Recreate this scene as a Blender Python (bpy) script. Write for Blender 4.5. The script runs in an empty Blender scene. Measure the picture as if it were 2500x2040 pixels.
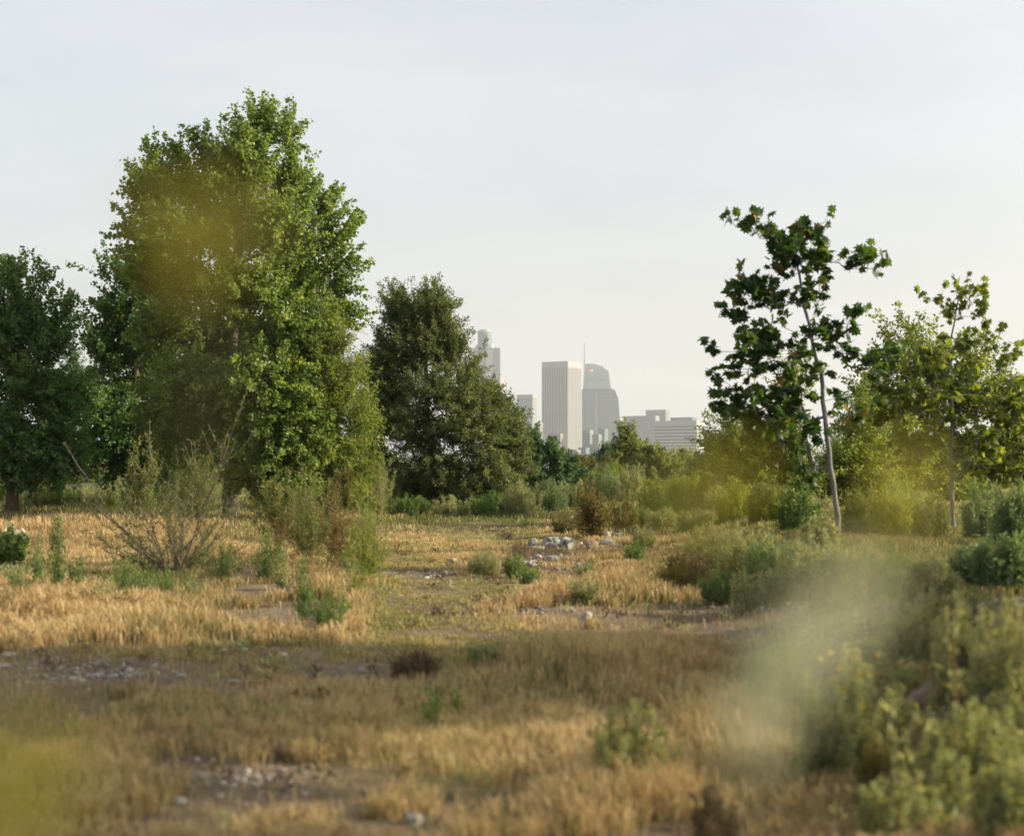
import bpy, math, random
import numpy as np

random.seed(7)
R = np.random.default_rng(7)
C = bpy.context.scene.collection
F, CX, HY, CZ = 3434.0, 1250.0, 1150.0, 1.7      # camera model in pixels of the 2500 px wide photograph
W, H = 2500.0, 2040.0

# ------------------------------------------------------------------ terrain
def sstep(t):
    t = np.clip(t, 0, 1)
    return t * t * (3 - 2 * t)

def gh(x, y):
    x = np.asarray(x, float); y = np.asarray(y, float)
    yy = np.clip(y, 0, 400)
    z = 0.012 * 60 * (1 - np.exp(-yy / 60.0)) * 1.35
    z = z + 0.42 * sstep((x - (0.08 * yy + 0.6)) / 2.2) * (1 - 0.5 * sstep((yy - 30) / 40))
    z = z + 0.03 * np.sin(x * 0.9 + 1.3) * np.sin(y * 0.55) + 0.015 * np.sin(x * 2.3 + y * 1.1) * np.cos(y * 1.9)
    return z

def vnoise(x, y, s=0, scale=1.0):
    x = np.asarray(x) / scale + s * 17.31; y = np.asarray(y) / scale + s * 9.17
    xi = np.floor(x).astype(np.int64); yi = np.floor(y).astype(np.int64)
    fx = x - xi; fy = y - yi
    fx = fx * fx * (3 - 2 * fx); fy = fy * fy * (3 - 2 * fy)
    def h(a, b):
        n = np.sin(a * 127.1 + b * 311.7 + s * 74.7) * 43758.5453
        return n - np.floor(n)
    return (h(xi, yi) * (1 - fx) + h(xi + 1, yi) * fx) * (1 - fy) + (h(xi, yi + 1) * (1 - fx) + h(xi + 1, yi + 1) * fx) * fy

def P(px, py, d):
    return np.array([(px - CX) / F * d, d, CZ + (HY - py) / F * d])

def G(px, py):
    """the point of the ground seen at a pixel"""
    d = np.concatenate([np.arange(1.5, 60, 0.05), np.arange(60, 400, 1.0)])
    x = (px - CX) / F * d
    z = CZ + (HY - py) / F * d
    k = np.nonzero(z <= gh(x, d))[0]
    i = k[0] if len(k) else len(d) - 1
    return np.array([x[i], d[i], float(gh(x[i], d[i]))])

# ------------------------------------------------------------------ object helpers
def mk_mesh(name, V, T, mat, tint=None, quads=None, smooth=False, parent=None):
    V = np.asarray(V, np.float32).reshape(-1, 3)
    T = np.zeros((0, 3), np.int32) if T is None else np.asarray(T, np.int32).reshape(-1, 3)
    Q = np.zeros((0, 4), np.int32) if quads is None else np.asarray(quads, np.int32).reshape(-1, 4)
    me = bpy.data.meshes.new(name)
    me.vertices.add(len(V)); me.vertices.foreach_set('co', V.ravel())
    nl = len(T) * 3 + len(Q) * 4
    me.loops.add(nl)
    me.loops.foreach_set('vertex_index', np.concatenate([T.ravel(), Q.ravel()]).astype(np.int32))
    me.polygons.add(len(T) + len(Q))
    starts = np.concatenate([np.arange(len(T)) * 3, len(T) * 3 + np.arange(len(Q)) * 4]).astype(np.int32)
    me.polygons.foreach_set('loop_start', starts)
    me.polygons.foreach_set('use_smooth', np.full(len(T) + len(Q), bool(smooth)))
    if tint is not None:
        a = me.attributes.new('tint', 'FLOAT', 'POINT')
        a.data.foreach_set('value', np.asarray(tint, np.float32))
    me.update(); me.validate()
    me.materials.append(mat)
    o = bpy.data.objects.new(name, me); C.objects.link(o)
    if parent is not None:
        o.parent = parent
    return o

def tag(o, label=None, cat=None, group=None, kind=None):
    if label: o['label'] = label
    if cat: o['category'] = cat
    if group: o['group'] = group
    if kind: o['kind'] = kind
    return o

def empty(name, loc, label, cat, group=None):
    o = bpy.data.objects.new(name, None); C.objects.link(o)
    o.location = [float(v) for v in loc]; o.empty_display_size = 0.3
    return tag(o, label, cat, group)

def norm(v):
    v = np.asarray(v, float)
    return v / np.maximum(np.linalg.norm(v, axis=-1, keepdims=True), 1e-9)

def rvec(n):
    return norm(R.normal(size=(n, 3)))

class Tubes:
    """frustums between point pairs"""
    def __init__(s): s.a = []; s.b = []; s.ra = []; s.rb = []; s.t = []
    def seg(s, a, b, ra, rb, t=0.5):
        s.a.append(a); s.b.append(b); s.ra.append(ra); s.rb.append(rb); s.t.append(t)
    def path(s, pts, r0, r1, t=0.5):
        n = len(pts) - 1
        for i in range(n):
            s.seg(pts[i], pts[i + 1], r0 + (r1 - r0) * i / n, r0 + (r1 - r0) * (i + 1) / n, t)
    def build(s, name, mat, parent, org, sides=5, smooth=True):
        a = np.array(s.a) - org; b = np.array(s.b) - org
        ra = np.array(s.ra); rb = np.array(s.rb); n = len(a)
        d = norm(b - a)
        b = b + d * rb[:, None] * 0.5
        ref = np.where(np.abs(d[:, 2:3]) > 0.95, np.array([[1.0, 0, 0]]), np.array([[0, 0, 1.0]]))
        u = norm(np.cross(d, ref)); v = np.cross(d, u)
        ang = np.arange(sides) / sides * 2 * math.pi
        cs, sn = np.cos(ang), np.sin(ang)
        ring = u[:, None, :] * cs[None, :, None] + v[:, None, :] * sn[None, :, None]
        A = a[:, None, :] + ring * ra[:, None, None]
        B = b[:, None, :] + ring * rb[:, None, None]
        V = np.concatenate([A, B], 1).reshape(-1, 3)
        base = (np.arange(n) * 2 * sides)[:, None]
        i = np.arange(sides)[None, :]; j = (np.arange(sides) + 1)[None, :] % sides
        Q = np.stack([base + i, base + j, base + sides + j, base + sides + i], -1).reshape(-1, 4)
        tint = np.repeat(np.array(s.t), 2 * sides)
        return mk_mesh(name, V, None, mat, tint, Q, smooth, parent)

# leaf outlines: (along, across, lift)
DIAMOND = (np.array([[0, 0, 0], [.42, .5, .1], [1, 0, -.06], [.42, -.5, .1]]), np.array([[0, 2, 1], [0, 3, 2]]))
HEART = (np.array([[0, 0, 0], [.12, .42, .06], [.45, .5, .1], [1, 0, -.12], [.45, -.5, .1], [.12, -.42, .06]]),
         np.array([[0, 3, 2], [0, 2, 1], [0, 5, 4], [0, 4, 3]]))
_st = [(0, 0), (-.08, .34), (.22, .30), (.16, .62), (.50, .34), (.62, .52), (.66, .18), (1.0, 0), (.66, -.18), (.62, -.52), (.50, -.34), (.16, -.62), (.22, -.30), (-.08, -.34)]
STAR = (np.array([[.3, 0, .03]] + [[a, b, -.25 * (a - .3) ** 2 - .35 * b * b] for a, b in _st]),
        np.array([[0, 1 + (i + 1) % 14, 1 + i] for i in range(14)]))

class Leaves:
    def __init__(s): s.V = []; s.T = []; s.t = []; s.n = 0
    def add(s, c, axis, length, width, tint, shape=DIAMOND, up=0.5, normal=None):
        c = np.asarray(c, float); n = len(c)
        if n == 0: return
        ax = norm(axis)
        nr = rvec(n) + np.array([0, 0, up]) if normal is None else normal
        w = norm(np.cross(nr, ax)); nn = np.cross(ax, w)
        L = np.broadcast_to(np.asarray(length, float), (n,)); Wd = np.broadcast_to(np.asarray(width, float), (n,))
        sv, st = shape
        V = (c[:, None, :] + ax[:, None, :] * (sv[:, 0][None, :] * L[:, None])[..., None]
             + w[:, None, :] * (sv[:, 1][None, :] * Wd[:, None])[..., None]
             + nn[:, None, :] * (sv[:, 2][None, :] * Wd[:, None])[..., None])
        k = len(sv)
        s.V.append(V.reshape(-1, 3))
        s.T.append((st[None] + (s.n + np.arange(n) * k)[:, None, None]).reshape(-1, 3))
        s.t.append(np.repeat(np.clip(tint, 0, 1), k)); s.n += n * k
    def build(s, name, mat, parent, org):
        return mk_mesh(name, np.concatenate(s.V) - org, np.concatenate(s.T), mat, np.concatenate(s.t), parent=parent)

# ------------------------------------------------------------------ materials
def new_mat(name):
    m = bpy.data.materials.new(name); m.use_nodes = True
    nt = m.node_tree
    return m, nt, nt.nodes['Principled BSDF'], nt.nodes['Material Output']

def ramp(nt, fac, cols):
    r = nt.nodes.new('ShaderNodeValToRGB')
    e = r.color_ramp.elements
    while len(e) < len(cols): e.new(0.5)
    for i, c in enumerate(cols):
        if len(c) == 4: e[i].position, col = c[0], c[1:]
        else: e[i].position, col = i / (len(cols) - 1), c
        e[i].color = (*col, 1)
    nt.links.new(fac, r.inputs['Fac'])
    return r.outputs['Color']

def leaf_mat(name, cols, trans=0.35, rough=0.5, spec=0.35, tgain=(1.5, 1.35, .6)):
    m, nt, b, out = new_mat(name)
    a = nt.nodes.new('ShaderNodeAttribute'); a.attribute_name = 'tint'
    col = ramp(nt, a.outputs['Fac'], cols)
    nt.links.new(col, b.inputs['Base Color'])
    b.inputs['Roughness'].default_value = rough
    b.inputs['Specular IOR Level'].default_value = spec
    t = nt.nodes.new('ShaderNodeBsdfTranslucent')
    mu = nt.nodes.new('ShaderNodeMix'); mu.data_type = 'RGBA'; mu.blend_type = 'MULTIPLY'
    mu.inputs[0].default_value = 1
    nt.links.new(col, mu.inputs[6]); mu.inputs[7].default_value = (*tgain, 1)
    nt.links.new(mu.outputs[2], t.inputs['Color'])
    mx = nt.nodes.new('ShaderNodeMixShader'); mx.inputs[0].default_value = trans
    nt.links.new(b.outputs[0], mx.inputs[1]); nt.links.new(t.outputs[0], mx.inputs[2])
    nt.links.new(mx.outputs[0], out.inputs['Surface'])
    return m

def noise(nt, scale, detail=6, rough=.6, vec=None):
    n = nt.nodes.new('ShaderNodeTexNoise')
    n.inputs['Scale'].default_value = scale; n.inputs['Detail'].default_value = detail; n.inputs['Roughness'].default_value = rough
    if vec is not None: nt.links.new(vec, n.inputs['Vector'])
    return n.outputs['Fac']

def bump(nt, b, fac, strength, dist):
    bp = nt.nodes.new('ShaderNodeBump'); bp.inputs['Strength'].default_value = strength; bp.inputs['Distance'].default_value = dist
    nt.links.new(fac, bp.inputs['Height']); nt.links.new(bp.outputs[0], b.inputs['Normal'])

def rough_mat(name, cols, scale, bs=.6, bd=.02, rough=.9, stretch=None):
    m, nt, b, out = new_mat(name)
    tc = nt.nodes.new('ShaderNodeTexCoord'); vec = tc.outputs['Object']
    if stretch:
        mp = nt.nodes.new('ShaderNodeMapping'); mp.inputs['Scale'].default_value = stretch
        nt.links.new(vec, mp.inputs['Vector']); vec = mp.outputs[0]
    n = noise(nt, scale, 8, .65, vec)
    nt.links.new(ramp(nt, n, cols), b.inputs['Base Color'])
    b.inputs['Roughness'].default_value = rough; b.inputs['Specular IOR Level'].default_value = .25
    bump(nt, b, n, bs, bd)
    return m

M = {}
M['cottonwood'] = leaf_mat('cottonwood leaf', [(.07, .125, .032), (.12, .19, .048), (.185, .27, .07), (.30, .37, .13)], .55)
M['darkcotton'] = leaf_mat('dark cottonwood leaf', [(.05, .12, .045), (.08, .17, .056), (.13, .225, .068), (.22, .30, .11)], .54)
M['willow'] = leaf_mat('willow leaf', [(.08, .14, .03), (.15, .21, .04), (.23, .28, .06), (.33, .36, .12)], .55)
M['alder'] = leaf_mat('alder leaf', [(.05, .08, .03), (.085, .125, .04), (.135, .18, .06), (.25, .28, .13)], .46)
M['farleaf'] = leaf_mat('distant foliage', [(.08, .13, .045), (.14, .19, .06), (.21, .25, .08), (.28, .31, .12)], .5)
M['pineleaf'] = leaf_mat('dark pine foliage', [(.03, .08, .035), (.06, .12, .045), (.10, .17, .06)], .35)
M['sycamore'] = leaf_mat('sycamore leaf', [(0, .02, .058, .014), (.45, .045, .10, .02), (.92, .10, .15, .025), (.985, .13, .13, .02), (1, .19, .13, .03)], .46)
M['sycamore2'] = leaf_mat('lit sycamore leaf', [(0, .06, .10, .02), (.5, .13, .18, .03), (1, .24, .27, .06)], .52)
M['mulefat'] = leaf_mat('mulefat leaf', [(0, .06, .09, .03), (.5, .12, .16, .05), (.85, .20, .23, .08), (1, .25, .15, .06)], .45)
M['weed'] = leaf_mat('weed leaf', [(.04, .10, .035), (.08, .16, .05), (.14, .22, .06), (.24, .28, .10)], .45)
M['sage'] = leaf_mat('grey green scrub leaf', [(.13, .165, .085), (.21, .245, .125), (.30, .32, .175), (.38, .38, .23)], .45)
M['teal'] = leaf_mat('blue green scrub leaf', [(.08, .145, .07), (.14, .205, .10), (.20, .27, .14)], .48)
M['rust'] = leaf_mat('rusty leaf', [(0, .07, .085, .025), (.45, .13, .12, .035), (.8, .19, .12, .04), (1, .22, .09, .03)], .42)
M['drybush'] = leaf_mat('dry brown twig', [(.05, .035, .022), (.10, .065, .035), (.16, .10, .05)], .2)
M['fore'] = leaf_mat('foreground scrub leaf', [(0, .16, .19, .09), (.5, .27, .31, .155), (.9, .38, .41, .24), (.985, .42, .35, .12), (1, .42, .27, .04)], .5)
M['lens'] = leaf_mat('olive willow leaf', [(.22, .225, .035), (.29, .28, .05), (.35, .32, .06)], .5, tgain=(1.2, 1.1, .6))
M['plume'] = leaf_mat('pale grass plume', [(.56, .60, .40), (.63, .66, .46), (.68, .70, .52)], .5, tgain=(1.05, 1.05, .85))
M['grass'] = leaf_mat('dry grass', [(0, .28, .19, .09), (.2, .44, .325, .165), (.40, .60, .475, .27), (.56, .40, .33, .15), (.70, .22, .23, .075), (.85, .12, .17, .05), (1, .07, .12, .035)], .38, rough=.7, spec=.15, tgain=(1.15, 1.05, .8))
M['flower'] = leaf_mat('white petal', [(.75, .74, .68), (.8, .8, .76)], .3, tgain=(1, 1, 1))
M['yellow'] = leaf_mat('yellow flower', [(.55, .33, .02), (.6, .4, .03)], .3, tgain=(1, 1, 1))
M['red'] = leaf_mat('red flower', [(.6, .06, .02), (.6, .1, .02)], .3, tgain=(1, 1, 1))
M['stem'] = leaf_mat('woody stem', [(.055, .035, .022), (.11, .08, .05), (.2, .16, .11)], .0, rough=.8)
M['greystem'] = leaf_mat('grey woody stem', [(.075, .055, .05), (.12, .09, .08), (.18, .14, .125)], .0, rough=.8)
M['greenstem'] = leaf_mat('green stem', [(.05, .05, .02), (.10, .10, .035), (.17, .14, .06)], .1, rough=.7)
M['redstem'] = leaf_mat('reddish stem', [(.13, .045, .025), (.2, .07, .04)], .1, rough=.7)
M['bark'] = rough_mat('furrowed bark', [(.04, .033, .025), (.11, .09, .065), (.20, .17, .13)], 5, 1, .06, stretch=(6, 6, 1))
M['palebark'] = rough_mat('pale smooth sycamore bark', [(.085, .083, .08), (.17, .17, .162), (.27, .27, .262)], 2.2, .3, .01, stretch=(3, 3, 1.5))
M['rock_white'] = rough_mat('pale river rock', [(.16, .15, .13), (.29, .275, .245), (.40, .38, .34)], 4, .5, .02)
M['rock_grey'] = rough_mat('grey rock', [(.08, .08, .075), (.19, .19, .175), (.33, .32, .29)], 5, .7, .03)
M['rock_brown'] = rough_mat('brown rock', [(.10, .07, .055), (.19, .14, .115), (.28, .22, .18)], 5, .6, .03)
M['rock_pink'] = rough_mat('pinkish rock', [(.3, .2, .15), (.45, .32, .25), (.5, .38, .3)], 4, .4, .02)

# slab mottled by dark lichen
m, nt, b, out = new_mat('mottled slab rock')
tc = nt.nodes.new('ShaderNodeTexCoord')
n = noise(nt, 9, 3, .5, tc.outputs['Object'])
nt.links.new(ramp(nt, n, [(.0, .02, .025, .02), (.44, .035, .04, .035), (.5, .22, .24, .22), (1, .42, .44, .42)]), b.inputs['Base Color'])
b.inputs['Roughness'].default_value = .9
bump(nt, b, n, .8, .04)
M['rock_mottled'] = m

# ground: dry earth with grit
m, nt, b, out = new_mat('dry earth')
tc = nt.nodes.new('ShaderNodeTexCoord'); v = tc.outputs['Object']
n1 = noise(nt, .55, 5, .6, v); n2 = noise(nt, 14, 8, .7, v)
c1 = ramp(nt, n1, [(.30, .12, .088, .055), (.5, .18, .137, .088), (.7, .26, .205, .135)])
c2 = ramp(nt, n2, [(.25, .35, .32, .30), (.5, .8, .8, .8), (.72, 1.25, 1.25, 1.3)])
mu = nt.nodes.new('ShaderNodeMix'); mu.data_type = 'RGBA'; mu.blend_type = 'MULTIPLY'; mu.inputs[0].default_value = 1
nt.links.new(c1, mu.inputs[6]); nt.links.new(c2, mu.inputs[7])
vo = nt.nodes.new('ShaderNodeTexVoronoi'); vo.inputs['Scale'].default_value = 26; nt.links.new(v, vo.inputs['Vector'])
st = ramp(nt, vo.outputs['Distance'], [(.0, 1, 1, 1), (.22, 1, 1, 1), (.30, 0, 0, 0)])
n3 = noise(nt, 1.1, 3, .6, v)
patch = ramp(nt, n3, [(.52, 0, 0, 0), (.62, 1, 1, 1)])
mm = nt.nodes.new('ShaderNodeMath'); mm.operation = 'MULTIPLY'
nt.links.new(st, mm.inputs[0]); nt.links.new(patch, mm.inputs[1])
m2 = nt.nodes.new('ShaderNodeMix'); m2.data_type = 'RGBA'
nt.links.new(mm.outputs[0], m2.inputs[0]); nt.links.new(mu.outputs[2], m2.inputs[6])
nt.links.new(ramp(nt, vo.outputs['Color'], [(.16, .14, .12), (.3, .27, .24), (.42, .4, .37)]), m2.inputs[7])
sx_ = nt.nodes.new('ShaderNodeSeparateXYZ'); nt.links.new(v, sx_.inputs[0])
mr = nt.nodes.new('ShaderNodeMapRange'); mr.inputs[1].default_value = 40; mr.inputs[2].default_value = 75
nt.links.new(sx_.outputs['Y'], mr.inputs[0])
m3 = nt.nodes.new('ShaderNodeMix'); m3.data_type = 'RGBA'
nt.links.new(mr.outputs[0], m3.inputs[0]); nt.links.new(m2.outputs[2], m3.inputs[6])
nt.links.new(ramp(nt, noise(nt, .4, 6, .7, v), [(.3, .05, .07, .03), (.55, .10, .12, .05), (.75, .17, .15, .08)]), m3.inputs[7])
nt.links.new(m3.outputs[2], b.inputs['Base Color'])
b.inputs['Roughness'].default_value = .95; b.inputs['Specular IOR Level'].default_value = .15
bump(nt, b, n2, .8, .05)
M['ground'] = m

def plain(name, col, rough=.6, metal=0, spec=.4):
    m, nt, b, out = new_mat(name)
    n = noise(nt, .02, 3)
    b.inputs['Base Color'].default_value = (*col, 1)
    nt.links.new(ramp(nt, n, [tuple(c * .9 for c in col), tuple(min(c * 1.08, 1) for c in col)]), b.inputs['Base Color'])
    b.inputs['Roughness'].default_value = rough; b.inputs['Metallic'].default_value = metal; b.inputs['Specular IOR Level'].default_value = spec
    return m
M['b_white'] = plain('white stone cladding', (.25, .255, .24))
M['b_grey'] = plain('grey concrete', (.17, .18, .18))
M['b_dark'] = plain('dark glazing', (.02, .025, .03), .5)
M['b_glass'] = plain('pale blue glass facade', (.09, .13, .13), .45)
M['b_glass2'] = plain('bright glass fins', (.27, .31, .305), .4)
M['b_beige'] = plain('beige stucco', (.17, .155, .13))
M['b_red'] = plain('red brick', (.35, .08, .06))
M['b_pink'] = plain('pink granite', (.55, .25, .22))
M['b_emblem'] = plain('white emblem', (.8, .78, .76))
M['b_emblemred'] = plain('red emblem', (.55, .2, .2))

# ------------------------------------------------------------------ ground
def steps(parts):
    out = []
    for a, b_, s in parts: out.append(np.arange(a, b_, s))
    return np.concatenate(out)
ys = np.concatenate([np.array([-300, -150, -80.]), steps([(-40, 0, 4), (0, 45, .22), (45, 120, 1.5)]), np.geomspace(120, 6800, 40)])
xp = np.concatenate([steps([(0.11, 16, .22), (16, 60, 1.5)]), np.geomspace(60, 5600, 30)])
xs = np.concatenate([-xp[::-1], xp])
X, Y = np.meshgrid(xs, ys)
Z = gh(X, Y) + .018 * (vnoise(X, Y, 3, .5) - .5) + .01 * (vnoise(X, Y, 4, .21) - .5)
nx, ny = len(xs), len(ys)
ii, jj = np.meshgrid(np.arange(nx - 1), np.arange(ny - 1))
q0 = (jj * nx + ii).ravel()
g = mk_mesh('ground', np.stack([X, Y, Z], -1).reshape(-1, 3), None, M['ground'], None, np.stack([q0, q0 + 1, q0 + nx + 1, q0 + nx], -1), True)
tag(g, 'dry sandy earth of the field', None, None, 'structure')

# ------------------------------------------------------------------ grass: fields laid out on the plan of the meadow
def topix(x, y, z):
    return CX + F * x / y, HY - F * (z - CZ) / y

def ell(px, py, cx, cy, rx, ry):
    q = ((px - cx) / rx) ** 2 + ((py - cy) / ry) ** 2
    return np.exp(-q ** 1.3 * 1.1)

BARE = [(880, 1632, 120, 9, .75), (965, 1596, 110, 9, .7), (1060, 1556, 110, 9, .7), (1120, 1500, 110, 9, .65), (1100, 1446, 110, 8, .65), (1060, 1412, 120, 7, .8), (300, 1640, 130, 26, .9), (900, 1660, 420, 45, .8), (700, 1610, 300, 16, .6), (560, 1900, 230, 42, .8), (760, 1790, 200, 14, .5), (1000, 1880, 180, 20, .6), (1560, 1760, 170, 40, .9),
        (1350, 1372, 200, 26, .95), (1440, 1345, 180, 14, .7), (1060, 1400, 150, 14, .85), (1000, 1430, 120, 8, .6), (1180, 1520, 160, 12, .6), (1020, 1590, 200, 10, .6), (1780, 1318, 150, 12, .9), (1900, 1480, 240, 12, .7),
        (1300, 1490, 130, 10, .6), (1150, 1545, 200, 16, .5), (450, 1450, 260, 16, .6), (1250, 1300, 60, 8, .6), (2250, 1720, 120, 90, .7), (2440, 1500, 120, 40, .9),
        (2150, 1480, 160, 50, .5), (120, 1660, 100, 24, .5), (600, 1500, 120, 12, .4), (2330, 1900, 150, 60, .5), (1700, 1950, 120, 40, .5), (80, 1395, 150, 22, .4), (1500, 1420, 100, 8, .4)]
SHORT = [(900, 1640, 160, 26), (980, 1590, 150, 30), (1080, 1540, 150, 34), (1120, 1480, 150, 34), (1070, 1420, 150, 26), (1060, 1385, 130, 16), (1050, 1470, 190, 110), (960, 1390, 160, 60), (1180, 1570, 170, 60), (900, 1640, 350, 40), (1180, 1300, 160, 40), (620, 1600, 400, 26), (1250, 1420, 120, 30)]
TALL = [(230, 1310, 260, 45), (100, 1500, 400, 50), (420, 1560, 260, 20), (850, 1450, 90, 110), (1500, 1450, 180, 30), (450, 1350, 160, 50), (1500, 1650, 350, 60), (1500, 1930, 250, 100), (1750, 1800, 150, 120)]
GREEN = [(1150, 1262, 330, 26), (300, 1235, 420, 26), (1650, 1262, 420, 50), (1900, 1400, 260, 90), (2300, 1350, 250, 90), (2400, 1440, 200, 50), (2150, 1290, 450, 50), (350, 1420, 280, 28), (60, 1390, 140, 30), (1100, 1445, 130, 30), (1000, 1490, 130, 60), (640, 1290, 120, 25), (780, 1300, 150, 35)]

def grass_field(name, label, n, d0, d1, wscale, hscale, power, seed):
    rr = np.random.default_rng(seed)
    # distance so that the plan density falls off smoothly
    u = rr.random(n)
    d = (d0 ** power + u * (d1 ** power - d0 ** power)) ** (1 / power)
    half = 0.40 * d + .5
    x = (rr.random(n) * 2 - 1) * half
    # gather into tufts
    tc_ = rr.random(n) < .75
    cell = .16
    gx = np.floor(x / cell); gy = np.floor(d / cell)
    hx = np.sin(gx * 12.9898 + gy * 78.233 + seed) * 43758.5453; hx -= np.floor(hx)
    hy = np.sin(gx * 39.346 + gy * 11.135 + seed) * 24634.633; hy -= np.floor(hy)
    x = np.where(tc_, (gx + hx) * cell + rr.normal(size=n) * .035, x)
    y = np.where(tc_, (gy + hy) * cell + rr.normal(size=n) * .035, d)
    y = np.maximum(y, d0 * .98)
    z = gh(x, y)
    px, py = topix(x, y, z)
    px = px + 90 * (vnoise(x, y, 11, .9) - .5) + 160 * (vnoise(x, y, 13, 2.6) - .5); py = py + 26 * (vnoise(x, y, 12, .8) - .5)
    pr = np.ones(n)
    for cx, cy, rx, ry, s_ in BARE: pr *= 1 - min(1, s_ * 1.25) * ell(px, py, cx, cy, rx, ry)
    nz = vnoise(x, y, 1, .42); nz2 = vnoise(x, y, 2, 1.5)
    sh = np.zeros(n); ta = np.zeros(n); gr = np.zeros(n)
    for e in SHORT: sh = np.maximum(sh, ell(px, py, *e))
    for e in TALL: ta = np.maximum(ta, ell(px, py, *e))
    for e in GREEN: gr = np.maximum(gr, ell(px, py, *e))
    gr = np.maximum(gr, sstep((y - 33) / 8) * .95)
    cover = nz * .5 + nz2 * .65 + .22 * np.maximum(ta, gr) - .18 * sh * 0
    pr *= .03 * (1 - sh) + .5 * sh + (.97 - .5 * sh) * sstep((cover - .52) / .14)
    keep = rr.random(n) < pr
    x, y, z, sh, ta, gr, nz, nz2 = [a[keep] for a in (x, y, z, sh, ta, gr, nz, nz2)]
    n = len(x)
    h = (.03 + .085 * rr.random(n) ** 1.7 + .06 * nz + .03 * nz2) * (1 - .74 * sh) * (1 + 1.25 * ta) * hscale
    h *= 1 + .6 * np.maximum(gr - .4, 0) * (y > 28)
    w = (.0011 + .0014 * rr.random(n)) * wscale
    g_ = rr.random(n) < np.clip(gr * .85 + .07 + .14 * (y < 12) + .30 * sstep((vnoise(x, y, 6, 1.1) - .5) / .25), 0, .9) * (1 - .6 * sh * (y < 26))
    t = np.where(g_, .68 + .32 * rr.random(n), .05 + .38 * rr.random(n) + .28 * (nz2 - .5))
    t = np.where(~g_ & (sh > .4), .48 + .24 * rr.random(n), t)
    t = np.where(~g_ & (rr.random(n) < sstep((x - 0) / 3) * .5 * (y < 24)), .02 + .12 * rr.random(n), t)
    az = rr.random(n) * 2 * math.pi
    lean = .15 + .5 * rr.random(n)
    dirx, diry = np.cos(az), np.sin(az)
    sx, sy = -diry, dirx
    # turn the flat side mostly towards the field's front so blades do not vanish
    base = np.stack([x, y, z - .01], -1)
    side = np.stack([sx, sy, 0 * sx], -1)
    ld = np.stack([dirx, diry, 0 * sx], -1)
    up = np.array([0, 0, 1.0])
    m1 = base + up * (h * .55)[:, None] + ld * (h * lean * .28)[:, None]
    tp = base + up * h[:, None] * (1 - .25 * lean)[:, None] + ld * (h * lean)[:, None]
    head = (~g_) & (rr.random(n) < .45)          # seed heads: widest near the top
    wm = np.where(head, w * 1.5, w * .8); wb = np.where(head, w * .35, w)
    V = np.stack([base - side * wb[:, None], base + side * wb[:, None], m1 + side * wm[:, None], m1 - side * wm[:, None], tp], 1)
    V[:, 2:4] += (ld * 0)[:, None]
    k = np.where(head, .78, .55)
    mh = base + up * (h * k)[:, None] + ld * (h * lean * k * k)[:, None]
    V[:, 2] = mh + side * wm[:, None]; V[:, 3] = mh - side * wm[:, None]
    b0 = (np.arange(n) * 5)[:, None]
    Q = b0 + np.array([[0, 1, 2, 3]]); T = b0 + np.array([[3, 2, 4]])
    o = mk_mesh(name, V.reshape(-1, 3), T, M['grass'], np.repeat(t, 5), Q)
    return tag(o, label, None, None, 'stuff')

grass_field('dry_grass', 'blurred straw coloured dry grass of the near field', 560000, 3.2, 12, 1.0, 1.0, 1.6, 11)
grass_field('dry_grass', 'sunlit tan dry grass of the meadow beyond the shade', 950000, 11.5, 30, 1.7, 1.0, 1.5, 12)
grass_field('green_grass', 'green and tan grass at the foot of the trees', 480000, 28, 75, 3.6, 1.25, 1.3, 13)

def forbs(name, label, n, d0, d1, matk, ln, seed):
    rr = np.random.default_rng(seed)
    d = np.sqrt(d0 ** 2 + rr.random(n) * (d1 ** 2 - d0 ** 2)); x = (rr.random(n) * 2 - 1) * (.4 * d + .3)
    ok = vnoise(x, d, 9, 1.3) + .25 * rr.random(n) > .62
    x, d = x[ok], d[ok]; n = len(x)
    k = 26
    c = np.repeat(np.stack([x, d, gh(x, d)], -1), k, 0); hs_ = np.repeat(.04 + .10 * rr.random(n) ** 2, k)
    c = c + np.stack([rr.normal(size=n * k) * .035, rr.normal(size=n * k) * .035, hs_ * rr.random(n * k)], -1)
    lv = Leaves(); L_ = ln * (.6 + .8 * rr.random(n * k))
    lv.add(c, norm(rr.normal(size=(n * k, 3)) * .7 + np.array([0, 0, .8])), L_, L_ * .28, np.repeat(.5 + .2 * rr.normal(size=n), k) + .15 * rr.normal(size=n * k))
    o = lv.build(name, M[matk], None, np.zeros(3)); return tag(o, label, None, None, 'stuff')
forbs('ground_cover', 'low grey green weeds sprinkled through the dry grass', 1500, 4.5, 32, 'sage', .05, 31)
forbs('ground_cover', 'low brown dead weeds sprinkled through the dry grass', 1300, 4.5, 32, 'drybush', .05, 32)

rr = np.random.default_rng(77)
tb = Tubes()
for q in range(900):
    d_ = math.sqrt(20 + rr.random() * 700); x_ = (rr.random() * 2 - 1) * .4 * d_
    L_ = .08 + .25 * rr.random() ** 2; a_ = rr.random() * math.pi
    p0 = np.array([x_, d_, gh(x_, d_) + .012]); p2 = p0 + np.array([math.cos(a_) * L_, math.sin(a_) * L_, .03 * rr.random()]); pm = (p0 + p2) / 2 + rr.normal(size=3) * .012
    tb.path([p0, pm, p2], .003, .0015, rr.random())
tag(tb.build('litter', M['greystem'], None, np.zeros(3), 4), 'thin fallen twigs lying among the dry grass', None, None, 'stuff')

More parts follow.
